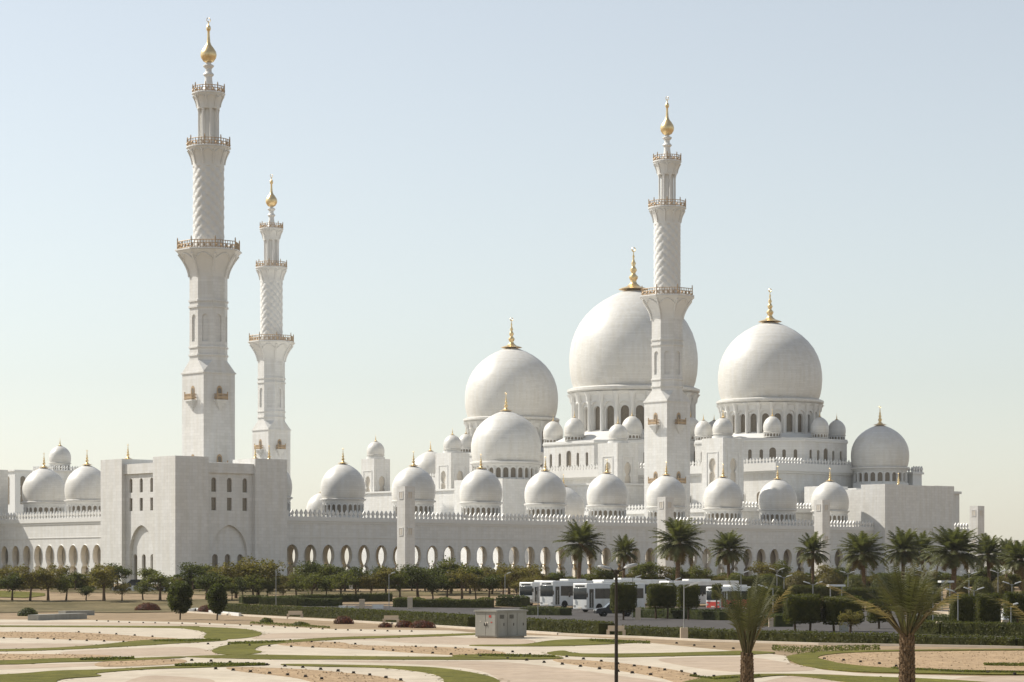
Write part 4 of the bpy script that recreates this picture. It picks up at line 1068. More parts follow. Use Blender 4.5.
# ------------------------------------------------------------------ clipped hedges
def boxfoliage(mb, x0,x1,y0,y1,z0,z1, dens, s, rs, rnd_=0.15):
    def pt(face):
        u,v=rs.random(),rs.random()
        if face==0: return (x0+(x1-x0)*u,y0,z0+(z1-z0)*v),(0,-1,0)
        if face==1: return (x0+(x1-x0)*u,y1,z0+(z1-z0)*v),(0,1,0)
        if face==2: return (x0,y0+(y1-y0)*u,z0+(z1-z0)*v),(-1,0,0)
        if face==3: return (x1,y0+(y1-y0)*u,z0+(z1-z0)*v),(1,0,0)
        if face==4: return (x0+(x1-x0)*u,y0+(y1-y0)*v,z1),(0,0,1)
        return (x0+(x1-x0)*u,y0+(y1-y0)*v,z0),(0,0,-1)
    ar=[(x1-x0)*(z1-z0)]*2+[(y1-y0)*(z1-z0)]*2+[(x1-x0)*(y1-y0)]*2
    for f in range(6):
        for _ in range(int(ar[f]*dens)):
            p,n=pt(f); p=Vector(p); c=Vector(((x0+x1)/2,(y0+y1)/2,(z0+z1)/2)); h=Vector(((x1-x0)/2,(y1-y0)/2,(z1-z0)/2))
            q=Vector(((p.x-c.x)/h.x,(p.y-c.y)/h.y,(p.z-c.z)/h.z)); m=sorted(abs(k) for k in q)
            over=max(0,m[1]-0.8)/0.2
            p=c+(p-c)*(1-rnd_*over*over*0.8)+Vector(n)*rs.uniform(-0.12,0.06)+Vector((0,0,0.05*math.sin(p.x*2.1+p.y)))
            leafquad(mb,p,s*rs.uniform(.6,1.3),rs,n)
def topiary(px0,px1,yt,yb,ybase,lab,depth=None,m='hedge',rad=0.3):
    px=(px0+px1)/2; b=gp(px,ybase); sc=b.y/FPX; w=(px1-px0)*sc; z1=zz(yt,b.y)-b.z; z0=zz(yb,b.y)-b.z; dp=depth or w*0.9
    b=b+Vector((0,dp/2,0)); b.z=tz(b.x,b.y)+.02
    t=empty('clipped_tree',b,0,lab,'topiary tree','clipped block trees'); rs=random.Random(int(px*7))
    tr=MB(); nt=2 if w>3 else 1
    for i in range(nt): x=(i-(nt-1)/2)*w*0.4; tr.tube((x,0,-.1),(x*1.1,0,z0+0.4),0.11,0.09,7)
    tr.build('trunk',M['bark'],t)
    c=MB(); i_=0.14; n0=10
    # dense inner body with softened edges
    hx,hy,hz=w/2-i_,dp/2-i_,(z1-z0)/2-i_; n=9
    bm_pts={}
    def sp(u,v,k):
        ax=[(1,u,v),(-1,u,v),(u,1,v),(u,-1,v),(u,v,1),(u,v,-1)][k]; q=Vector(ax); L=(abs(q.x)**6+abs(q.y)**6+abs(q.z)**6)**(1/6)
        q=q/L; return (q.x*hx,q.y*hy,(z0+z1)/2+q.z*hz)
    for k in range(6):
        vs=[sp(-1+2*i/n,-1+2*j/n,k) for i in range(n+1) for j in range(n+1)]
        c.add(vs,[(i*(n+1)+j,(i+1)*(n+1)+j,(i+1)*(n+1)+j+1,i*(n+1)+j+1) for i in range(n) for j in range(n)])
    boxfoliage(c,-w/2,w/2,-dp/2,dp/2,z0,z1,70,0.10,rs,rad)
    c.build('crown',M[m],t,fixn=False); return t
for a in ((611,637,583,612,620,'clipped block tree before the white bus, farthest left block'),
          (648,677,584,608,619,'clipped block tree, second one along, right of the white bus front'),
          (678,700,585,608,620,'clipped block tree, narrow, beside the round white disc'),
          (712,722,584,599,613,'narrow clipped block tree before the red and white bus'),
          (750,785,587,617,623,'wide dark clipped block tree right of the young palm'),
          (786,823,595,623,632,'rounded clipped block tree with two trunks, left of a pair'),
          (824,865,597,624,632,'rounded clipped block tree, right of a pair, over a grey box'),
          (869,892,600,622,629,'clipped block tree behind the fronds of the nearest palm'),
          (952,976,595,624,632,'clipped block tree, left half of the joined pair at the right'),
          (977,1002,594,623,631,'clipped block tree, right half of the joined pair at the right'),
          (1006,1034,592,618,630,'clipped block tree cut by the right edge of the picture')): topiary(*a)
# flat-topped blocks farther back
for a in ((790,840,586,598,606,'flat-topped clipped tree behind the pair with trunks, left'),
          (842,880,588,606,610,'flat-topped clipped tree behind the pair with trunks, right'),
          (905,935,588,612,618,'flat-topped clipped tree behind the nearest palm'),
          (735,760,578,592,600,'flat clipped tree under the twin white lamp heads'),
          (965,1000,574,581,588,'long flat-topped hedge tree far back near the right edge'),
          (1004,1030,575,583,590,'flat-topped hedge tree far back at the right edge')): topiary(*a,depth=3.0)
# rounded clipped bushes
def bush(px,yb,w,h,lab,m='leaf',name='round_bush',cat='bush',group=None,dens=60,s=0.12,fl=1.0):
    b=gp(px,yb); sc=b.y/FPX; r=w*sc/2; hh=h*sc; t=MB(); rs=random.Random(int(px*13+yb)); n=14
    vs=[];
    for j in range(n//2+1):
        ph=j/(n//2)*math.pi/2
        for i in range(n): vs.append((r*.85*math.cos(ph)*math.cos(6.283*i/n),r*.85*math.cos(ph)*math.sin(6.283*i/n),hh*.88*math.sin(ph)))
    t.add(vs,[(j*n+i,j*n+(i+1)%n,(j+1)*n+(i+1)%n,(j+1)*n+i) for j in range(n//2) for i in range(n)])
    for _ in range(int(dens*4*r*(r+hh))):
        a=rs.uniform(0,6.283); u=rs.random(); q=math.sqrt(1-u*u); k=rs.uniform(.88,1.06)
        leafquad(t,(r*k*q*math.cos(a),r*k*q*math.sin(a),hh*k*u),s*rs.uniform(.6,1.4),rs,(q*math.cos(a),q*math.sin(a),u))
    o=t.build(name,M[m],None,fixn=False); o.location=b+Vector((0,r,0)); tag(o,lab,cat,group); return o
G='round clipped bushes on the right'
for (px,yb,w,h,lab,m) in ((738,600,34,26,'round bush below the twin lamp heads, left of the young palm top','leaf'),(770,598,34,24,'round bush behind the top of the young palm','leaf'),(800,598,36,26,'round bush left of the third pylon','leaf2'),(834,597,34,25,'round bush right of the third pylon, yellow green','leaf2'),(858,599,30,24,'round bush left of the nearest palm fronds','leaf'),(888,600,34,26,'round bush hidden by the nearest palm fronds','leafd'),(961,603,26,24,'round olive bush left of the V-shaped lamp heads','leaf2'),(985,602,26,25,'round bush between two V-shaped lamps at right','leaf'),(1005,601,28,24,'yellow-green round bush nearest the right edge','leaf2'),(930,603,30,26,'round bush between nearest palm and the lamp post','leafd')):
    bush(px,yb,w,h,lab,m,group=G)
hedge_run([(222,612.5),(260,614.5),(298,616.5),(340,618.5),(400,622.5),(476,628)],1.7,1.05,'long low clipped hedge running left of the grey cabinet')
hedge_run([(526,630.5),(570,632.5),(607,634.5)],1.6,0.95,'low clipped hedge between the cabinet and the dark lamp post')
hedge_run([(627,635.5),(700,638.5),(760,640.5),(850,643.5),(940,646),(1024,648),(1200,650.5)],1.7,0.66,'long low clipped hedge running off to the right edge')
hedge_run([(262,604.5),(300,606),(340,606.6)],1.6,1.0,'dark hedge strip behind the road, left end',m='leafd')
hedge_run([(240,604),(300,602.5),(360,601.5),(392,601.5)],1.6,1.1,'dark hedge on the far side of the road',m='leafd')
hedge_run([(395,607.2),(440,607.6),(492,608)],3.0,1.1,'loose shrub bed behind the stone gate posts',m='leaf',wave=.15,s=.14)
hedge_run([(526,615),(545,615.3),(566,615.6)],2.2,0.9,'low hedge before the first buses',m='leafd')
hedge_run([(641,617.5),(690,619),(730,620.5)],2.4,0.95,'low hedge under the clipped block trees',m='leafd',wave=.1)
hedge_run([(760,626),(785,627)],2.0,1.1,'low hedge left of the small stone bollards',m='leafd')
hedge_run([(918,634),(950,635),(1000,636),(1040,637)],2.0,1.0,'low hedge under the joined clipped block trees',m='hedge')
hedge_run([(920,626),(965,627),(1010,627.5),(1040,628)],2.2,1.0,'second low hedge behind the stone bollard at right',m='leafd')
hedge_run([(500,606.5),(526,607.2)],2.4,1.3,'shrub mass left of the buses',m='leafd',wave=.15,s=.14)
for (px,yb,w,h,lab) in ((146,611,26,8,'dark red shrub patch beside the large round tree on its left'),(206,613,20,8,'dark red shrub patch between the two round trees'),(343,624,20,8,'dark red shrub patch by the left stone bench'),(385,627.5,14,5,'low dark red shrub under the second stone bench'),(404,627.5,18,7,'dark red shrub right of the second stone bench'),(422,628,26,7.5,'widest dark red shrub before the hedge, nearest the cabinet')):
    bush(px,yb,w,h,lab,'flower','red_shrub','shrub',dens=120,s=.08)
bush(26,616,20,8,'low dark bush on the sand at the far left','leafd','low_bush','bush')
bush(266,623,14,5,'low green bush in the gravel left of the stone bench','leaf','low_bush','bush')
bush(300,626,18,4,'low green ground shrub below the stone bench','leaf','low_bush','bush')
# low dark groundcover strips on the lawn edges
def cover(pts,h,dens,lab,m='leaf'):
    mb=MB(); rs=random.Random(int(pts[0][0]+9))
    for i in range(len(pts)-1):
        (x0,y0,w0),(x1,y1,w1)=pts[i],pts[i+1]
        n=int(abs(x1-x0)*dens)
        for _ in range(n):
            q=rs.random(); px=x0+(x1-x0)*q; w=w0+(w1-w0)*q; p=gp(px,y0+(y1-y0)*q+rs.uniform(-w,w)); leafquad(mb,(p.x,p.y,rs.uniform(0.02,h*0.45)),0.07*rs.uniform(.6,1.3),rs)
    o=mb.build('groundcover',M[m],None,fixn=False); o['kind']='stuff'; return tag(o,lab,'ground cover')
cover([(772,650,.8),(800,652.6,1.6),(850,650.6,.8),(880,650,.3)],.75,16,'loose small green shrubs along the curved lawn edge')
cover([(153,641.5,.3),(185,641.2,1.0),(220,640.6,.4)],.25,26,'thin green groundcover strip right of the first gravel bed')
cover([(80,660.5,.2),(105,660,.8),(134,659.2,.3)],.3,30,'dark groundcover strip on the lawn at lower left')
cover([(175,666.5,.3),(215,665.8,1.0),(265,665.5,.3)],.3,30,'dark groundcover strip above the lower gravel bed')
cover([(478,656,.3),(510,656.6,.9),(555,657.6,.4)],.28,26,'groundcover strip left of the dark lamp post')
cover([(228,644,.3),(250,643.4,.9),(285,642.2,.3)],.28,26,'groundcover strip above the middle lawn blob')
cover([(590,641,.3),(610,642.3,.9),(650,643.4,.4)],.35,30,'groundcover strip at the foot of the middle hedge')
cover([(250,623,1),(300,626,1.2),(330,628,.6)],.25,20,'scattered green groundcover on gravel before the hedge')
cover([(690,676.5,.3),(715,680,.5),(760,677,.3)],.2,14,'grass fringe beside the young palm')
cover([(892,669,.3),(960,672.5,.5),(1040,673.5,.3)],.22,16,'dark fringe along the right gravel bed')
cover([(984,665.5,.3),(1005,665.8,.7),(1040,666,.6)],.3,20,'low dark heather strip in the right gravel bed')
mb=MB(); rs=random.Random(77)
for p in GRASS:
    w=[gp(px,py) for px,py in p]; w=spline([(q.x,q.y) for q in w],12)
    for i in range(len(w)):
        a,b_=w[i],w[(i+1)%len(w)]
        if abs(a.x/a.y)>0.23: continue
        n=int((b_-a).length*2.6)
        for _ in range(n):
            q=rs.random(); x=a.x+(b_.x-a.x)*q+rs.gauss(0,.22); y=a.y+(b_.y-a.y)*q+rs.gauss(0,.5); h=rs.uniform(.015,.045); t_=rs.uniform(0,6.28); o=len(mb.v); s_=rs.uniform(.08,.22)
            mb.v+=[(x-s_*math.cos(t_),y-s_*math.sin(t_),0.01),(x+s_*math.cos(t_),y+s_*math.sin(t_),0.01),(x+rs.gauss(0,.05),y+rs.gauss(0,.05),h)]; mb.f.append((o,o+1,o+2))
o=mb.build('grass_tufts',M['lawn'],None,fixn=False); o['kind']='stuff'; tag(o,'ragged tufts of grass along the edges of the lawns','grass')
mb=MB()
for p in GRAV:
    w=[gp(px,py) for px,py in p]; x0,x1=min(q.x for q in w),max(q.x for q in w); y0,y1=min(q.y for q in w),max(q.y for q in w)
    W_=[(q.x,q.y) for q in w]
    def inside(x,y):
        c=False; j=len(W_)-1
        for i in range(len(W_)):
            xi,yi=W_[i]; xj,yj=W_[j]
            if (yi>y)!=(yj>y) and x<(xj-xi)*(y-yi)/(yj-yi)+xi: c=not c
            j=i
        return c
    for _ in range(int(min(9000,(x1-x0)*(y1-y0)*1.6))):
        x=rs.uniform(x0,x1); y=rs.uniform(y0,y1)
        if abs(x/y)>0.22 or not inside(x,y): continue
        s_=rs.uniform(.03,.10); h=s_*rs.uniform(.5,.9); o=len(mb.v); t_=rs.uniform(0,6)
        mb.v+=[(x+s_*math.cos(t_+k*1.5708),y+s_*math.sin(t_+k*1.5708),0.015) for k in range(4)]+[(x,y,0.015+h)]
        mb.f+=[(o,o+1,o+4),(o+1,o+2,o+4),(o+2,o+3,o+4),(o+3,o,o+4)]
o=mb.build('stones',M['gravel'],None,fixn=False); o['kind']='stuff'; tag(o,'loose stones and clods scattered over the gravel beds','stones')
# ------------------------------------------------------------------ ground lights: small dark spotlights in rows
gl=MB(); gl.box(-0.12,0.12,-0.08,0.08,0,0.04)
T=Matrix.Translation((0,0,0.085))@Matrix.Rotation(R(25),4,'X'); gl.box(-0.085,0.085,-0.06,0.06,-0.045,0.05,T)
gl.v=[(x*.8,y*.8,z*.75) for x,y,z in gl.v]
glo=gl.build('ground_light',M['pole']); first=[True]
def glights(pts, sp, lab, group):
    seg=[]
    for i in range(len(pts)-1):
        n=max(1,round(math.hypot(pts[i+1][0]-pts[i][0],pts[i+1][1]-pts[i][1])/sp))
        seg += [(pts[i][0]+(pts[i+1][0]-pts[i][0])*k/n,pts[i][1]+(pts[i+1][1]-pts[i][1])*k/n) for k in range(n)]
    seg.append(pts[-1])
    for k,(x,y) in enumerate(seg):
        o=glo if first[0] else glo.copy()
        if not first[0]: COL.objects.link(o)
        first[0]=False
        p=gp(x+rt.uniform(-.7,.7),y); o.location=(p.x,p.y,0.012); o.rotation_euler=(0,0,rt.uniform(-.4,.4))
        tag(o,lab,'ground light',group)
glights([(97,621),(130,623),(168,623.6),(209,624.3),(240,625.5),(273,627.3),(310,629),(348,630.6),(388,631.5),(412,631.8)],13,'small dark ground light in the far row along the pale path','ground lights, far row')
glights([(4,638.5),(37,639),(70,640.5),(104,641.7),(124,642.3)],17,'small dark ground light below the first gravel bed at left','ground lights, left gravel bed')
glights([(79,632.5),(99,633.2),(134,635.8),(152,637)],17,'small dark ground light above the left gravel bed','ground lights, above left bed')
glights([(290,640.8),(312,642.4),(335,643.6),(355,644.6)],21,'small dark ground light at the top of the middle gravel bed','ground lights, middle bed top')
glights([(208,644.5),(229,645.2),(270,646.6),(312,647.7)],20,'small dark ground light by the middle lawn blob','ground lights, lawn blob')
glights([(373,650.2),(393,651.2),(412,652.6),(432,653.8),(451,655),(480,657)],19,'small dark ground light at the foot of the middle gravel bed','ground lights, middle bed foot')
glights([(416,647.3),(436,648),(456,648.8),(475,650.3),(493,651.3),(512,652.5),(530,655)],19,'small dark ground light above the middle gravel bed, right part','ground lights, middle bed right')
glights([(192,661),(211,661.8),(303,668),(321,670),(338,671.7),(354,673.8),(370,676),(386,678.5),(401,681)],18,'small dark ground light along the top of the lower gravel bed','ground lights, lower bed top')
glights([(215,669.5),(233,670.8),(251,672.6),(270,674.2),(288,675.8),(305,677.5),(322,679.8)],18,'small dark ground light along the foot of the lower gravel bed','ground lights, lower bed foot')
glights([(507,659.3),(526,660.8),(544,663),(562,664.8),(581,667),(600,669.5),(618,672),(633,673.6),(650,675.6)],18.5,'small dark ground light at the foot of the gravel bed by the lamp post','ground lights, lamp post bed foot')
glights([(566,657.3),(584,659.6),(601,662),(618,664.5),(635,666.8),(650,668.8),(665,670.8),(681,672.6),(695,675),(714,677.5),(733,679)],17,'small dark ground light at the top of the gravel bed by the lamp post','ground lights, lamp post bed top')
glights([(676,643.8),(695,646),(714,647.5),(733,649.2)],19,'small dark ground light below the right-hand hedge','ground lights, right hedge')
glights([(825,659.5),(844,661),(861,662.7),(879,664.4),(896,667)],18,'small dark ground light along the right gravel bed','ground lights, right bed')
glights([(988,673.5),(1014,675)],20,'small dark ground light near the lower right corner','ground lights, lower right')

# ------------------------------------------------------------------ utility cabinet
b=gp(486,638.3); d=b.y; sc=d/FPX
t=empty('utility_cabinet',b,R(-38),'large grey metal utility cabinet with overhanging lid standing on the paving','cabinet')
w1,w2,h=2.05,3.7,2.02      # left door side, right long side
w=MB(); w.box(-w1/2,w1/2,-0.02,w2,0.12,h); w.build('cabinet_body',M['cab'],t)
w=MB(); w.box(-w1/2+.12,w1/2-.12,0.1,w2-.12,-0.05,0.118); w.build('plinth',M['concrete'],t)
w=MB(); w.box(-w1/2-.10,w1/2+.10,-0.12,w2+.10,h+.002,h+.07); w.box(-w1/2-.05,w1/2+.05,-0.07,w2+.05,h+.072,h+.13); w.build('lid',M['cab'],t)
for s_ in (-1,1):
    w=MB(); x0,x1=sorted((s_*0.02,s_*(w1/2-.08))); w.box(x0,x1,-0.05,-0.022,0.2,h-.1); dr_=w.build('cabinet_door',M['cab'],t)
    w=MB(); w.box(s_*0.10-.02,s_*0.10+.02,-0.10,-0.052,0.95,1.15); w.build('door_handle',M['pole'],dr_)
for i in range(3):
    w=MB(); y0=0.12+i*1.2; w.box(w1/2+.002,w1/2+.03,y0,y0+1.1,0.2,h-.1); dd_=w.build('side_door',M['cab'],t)
    w=MB(); w.box(w1/2+.031,w1/2+.07,y0+.7,y0+.74,0.95,1.15); w.build('door_handle',M['pole'],dd_)
for i in range(2):
    w=MB()
    for q in range(6): y0=0.35+i*1.2; w.box(w1/2+.031,w1/2+.05,y0,y0+.5,1.5+q*.05,1.525+q*.05)
    w.build('vent_louvres',M['pole'],t)
for (x,z,ww,hh) in ((0.32,1.58,.22,.18),(0.14,1.14,.12,.12),(0.50,1.18,.14,.08),(-0.02,1.02,.10,.22),(-0.55,1.25,.10,.06)):
    w=MB(); w.box(x,x+ww,-0.062,-0.0505,z,z+hh)
    if ww>.2:
        for q in range(2): w.box(x+.05,x+ww-.05,-0.066,-0.0625,z+.06+.09*q,z+.09+.09*q)
    w.build('red_sticker',M['red'] if ww>.13 else M['niche'],t)

# ------------------------------------------------------------------ lamp posts
def lamp_single(px,d,ytop,lab,m='greypole',arm=1,base=False,L=1.0,ybase=None,th=0.05):
    p=gp(px,ybase) if ybase else at(px,d); d=p.y; H=zz(ytop,d)-p.z
    t=empty('lamp_post',p,0,lab,'lamp post','garden lamp posts')
    w=MB(); w.tube((0,0,0 if not base else .5),(0,0,H),th,th*0.8,8); w.build('pole',M[m],t)
    for s_ in ((1,-1) if arm==2 else (arm,)):
        w=MB(); w.tube((0,0,H-0.15),(s_*L*0.35,0,H+0.05),th*.6,th*.5,6); w.build('arm',M[m],t)
        T=Matrix.Translation((s_*L*0.6,0,H+0.16))@Matrix.Rotation(R(-18*s_),4,'Y')
        w=MB(); w.box(-L*.33,L*.33,-.12,.12,-.045,.03,T); w.box(-L*.28,L*.28,-.09,.09,.031,.07,T); w.build('lamp_head',M['white' if m!='pole' else 'greypole'],t)
    if base:
        w=MB(); w.prism([(0.28,0.28),(-0.28,0.28),(-0.28,-0.28),(0.28,-0.28)],-.1,0.85); w.build('concrete_base',M['concrete'],t)
    return t
p=at(616.3,92)
t=empty('lamp_post',p,0,'tall dark lamp post with two grey heads, nearest the camera','lamp post')
Hn=zz(571.5,92); w=MB(); w.tube((0,0,0),(0,0,Hn),0.072,0.05,14); w.lathe([(.16,0),(.16,.35),(.1,.42)],14); w.build('pole',M['pole'],t)
w=MB(); w.lathe([(.10,Hn-.1),(.10,Hn+.05),(.03,Hn+.07)],12); w.build('collar',M['pole'],t)
for s_,L in ((-1,.45),(1,.62)):
    w=MB(); w.tube((0,0,Hn-.05),(s_*L*.55,0,Hn+.13),.03,.025,8); w.build('arm',M['pole'],t)
    T=Matrix.Translation((s_*(L*.55+.17),0,Hn+(.19 if s_>0 else .13)))@Matrix.Rotation(R(-14*s_),4,'Y')
    w=MB(); 
    w.lathe([(0.02,-.05),(.15,-.045),(.2,-.01),(.16,.05),(.06,.08)],14,(0,0,0)); 
    w.v=[tuple(T@Vector((x*1.35,y*.8,z))) for x,y,z in w.v]; w.build('lamp_head',M['greypole'],t)
lamp_single(684,0,586,'grey lamp post on a white base before the clipped block trees',arm=1,base=True,ybase=639,L=1.3)
lamp_single(773,0,588,'pale lamp post with one flat head left of the clipped pair',arm=-1,ybase=626,L=1.6)
lamp_single(958,0,592,'grey lamp post before the joined clipped block trees',arm=-1,ybase=634,L=1.1)
lamp_single(933,0,590,'grey lamp post just right of the nearest palm',arm=-1,ybase=633,L=1.0)
lamp_single(1011,0,606,'short pale post standing near the right edge',arm=1,ybase=636,L=.6,m='greypole')
lamp_single(538,0,586,'thin grey lamp post beside the cabinet before the first bus',ybase=620,L=1.0)
lamp_single(632.5,0,578,'thin grey lamp post before the white bus',ybase=618.5,L=1.0)
lamp_single(276,0,569,'thin lamp post among the trees before the corner block',ybase=606,L=.9)
lamp_single(389,0,574,'thin lamp post between the stone gate posts',ybase=611,L=.9)
lamp_single(505,0,574,'thin lamp post left of the first bus',ybase=606,L=.9)
for (px,yt,d,lab) in ((741,571,330,'twin-headed white lamp above the round bush, left of the young palm'),(777,568,360,'twin-headed white lamp behind the young palm top'),(784,575,330,'twin-headed white lamp lower behind the young palm'),(813,582,290,'twin-headed white lamp over the clipped pair, left'),(848,571,350,'twin-headed white lamp between third pylon and nearest palm'),(926,570,340,'twin-headed white lamp behind the nearest palm'),(969,572,330,'twin-headed white lamp left of the last tall pylon'),(998,570,350,'twin-headed white lamp below the palms at far right'),(974,588,270,'twin-headed white lamp just above the joined clipped block trees'),(1012,582,300,'twin-headed white lamp nearest the right edge'),(673,578,340,'twin-headed white lamp behind the bus roofs')):
    o=lamp_single(px,d,yt+2,lab,arm=2,L=1.15)

# ------------------------------------------------------------------ posts, benches, bollards
def post(px,yb,yt,w,lab,name='stone_post',m='concrete',cat='post',group=None):
    p=gp(px,yb); sc=p.y/FPX; h=(yb-yt)*sc; ww=w*sc/2; b=MB(); b.box(-ww,ww,-ww,ww,-.1,h-.12); b.box(-ww*1.12,ww*1.12,-ww*1.12,ww*1.12,h-.117,h); b.prism([(-ww*.9,-ww*.9),(ww*.9,-ww*.9),(ww*.9,ww*.9),(-ww*.9,ww*.9)],h+.002,h+.05)
    o=b.build(name,M[m]); o.location=p; return tag(o,lab,cat,group)
post(362,611,599.5,5.2,'square stone gate post at the road, left of two')
post(410,608.5,597.5,5.0,'square stone gate post at the road, right of two')
post(638,620,608,5,'tan stone post before the white bus, under the clipped tree')
post(771,627,618,4.5,'small tan stone bollard behind the young palm')
post(779,622,613,4,'smaller tan stone bollard behind the one by the young palm')
post(939.5,634.5,622,6,'tan stone post right of the nearest palm')
post(219,615,604,4,'white stone post between the round trees and hedge',m='white')
post(302,588,584.6,3,'small white stone post under the garden trees, left of a pair',m='white')
post(315.5,588.5,584.4,4,'small white stone post under the garden trees, right of a pair',m='white')
post(351,589,584.6,3.6,'small white post left of the first pylon under the trees',m='white')
post(398,589.5,584.6,3.4,'small white post beneath the first pylon',m='white')
for k,(px) in enumerate((120,133,150,164)): post(px,591,586,2.6,'{} small white wall post from the left before the corner block'.format(ordw(k)),m='white')
wall_path('low_wall',[(112,590.5),(168,590)],.4,.5,M['white'],'low white garden wall before the corner block','wall')
wall_path('low_wall',[(33,620.5),(82,618.5)],1.2,.6,M['cab'],'long grey low wall on the sand at far left, front one','wall')
wall_path('low_wall',[(62,615.5),(91,615)],1.2,.55,M['cab'],'grey low wall behind the front one at far left','wall')
wall_path('low_wall',[(183,612.5),(196,610.5),(212,613.3),(240,616)],.3,.35,M['white'],'curved white kerb wall round the red shrubs','wall')
def bench(px,yb,w,lab):
    p=gp(px,yb); sc=p.y/FPX; L=w*sc; t=empty('stone_bench',p,R(-4),lab,'bench','stone benches along the hedge')
    b=MB(); b.box(-L/2,L/2,-.25,.25,.42,.52); b.build('seat',M['concrete'],t)
    b=MB(); b.box(-L/2+.1,L/2-.1,.16,.24,.522,.85); b.build('backrest',M['concrete'],t)
    for s_ in (-1,1): b=MB(); b.box(s_*(L/2-.12)-.12,s_*(L/2-.12)+.12,-.22,.22,-.05,.418); b.build('leg',M['concrete'],t)
bench(295,618.6,16,'pale stone bench set into the hedge, leftmost')
bench(391,624.2,16.5,'pale stone bench in front of the hedge above red shrubs')
bench(616,636.5,19,'pale stone bench in the hedge gap by the dark lamp post')
# low white concrete blocks beside the road
for k,(px,yb,w) in enumerate(((342.5,609.6,7),(351.5,609.8,7),(378,608.6,11))):
    p=gp(px,yb); sc=p.y/FPX; b=MB(); b.box(-w*sc/2,w*sc/2,-.4,.4,-.05,.45); b.box(-w*sc/2-.03,w*sc/2+.03,-.43,.43,.452,.52); o=b.build('road_block',M['white']); o.location=p; tag(o,'white road block beside the gate post, '+('leftmost','middle one','longest and rightmost')[k],'road block')

# ------------------------------------------------------------------ vehicles
def rbox(mb,x0,x1,y0,y1,z0,z1,r,T=None):
    me=bpy.data.meshes.new('x'); bm=bmesh.new(); bmesh.ops.create_cube(bm,size=1)
    for v in bm.verts: v.co=Vector(((x0+x1)/2+v.co.x*(x1-x0),(y0+y1)/2+v.co.y*(y1-y0),(z0+z1)/2+v.co.z*(z1-z0)))
    bmesh.ops.bevel(bm,geom=list(bm.edges),offset=r,segments=3,affect='EDGES',profile=0.6)
    vs=[v.co.copy() for v in bm.verts]; fs=[tuple(v.index for v in f.verts) for f in bm.faces]; bm.free(); bpy.data.meshes.remove(me)
    mb.add(vs,fs)
def wheel(parent,x,y,r=0.5,wd=0.3):
    w=MB(); s_=1 if y>0 else -1
    w.lathe([(r*.6,-wd/2),(r*.95,-wd/2),(r,-wd*.3),(r,wd*.3),(r*.95,wd/2),(r*.6,wd/2)],24); w.v=[(vx,vz,vy) for vx,vy,vz in w.v]
    o=w.build('wheel',M['tyre'],parent,smooth=True); o.location=(x,y,r)
    w=MB(); w.lathe([(r*.58,-wd*.42),(r*.5,-wd*.46),(r*.2,-wd*.35),(r*.18,-wd*.5)],16); w.lathe([(r*.58,wd*.42),(r*.5,wd*.46),(r*.2,wd*.35),(r*.18,wd*.5)],16); w.v=[(vx,vz,vy) for vx,vy,vz in w.v]; w.build('rim',M['greypole'],o,smooth=True)
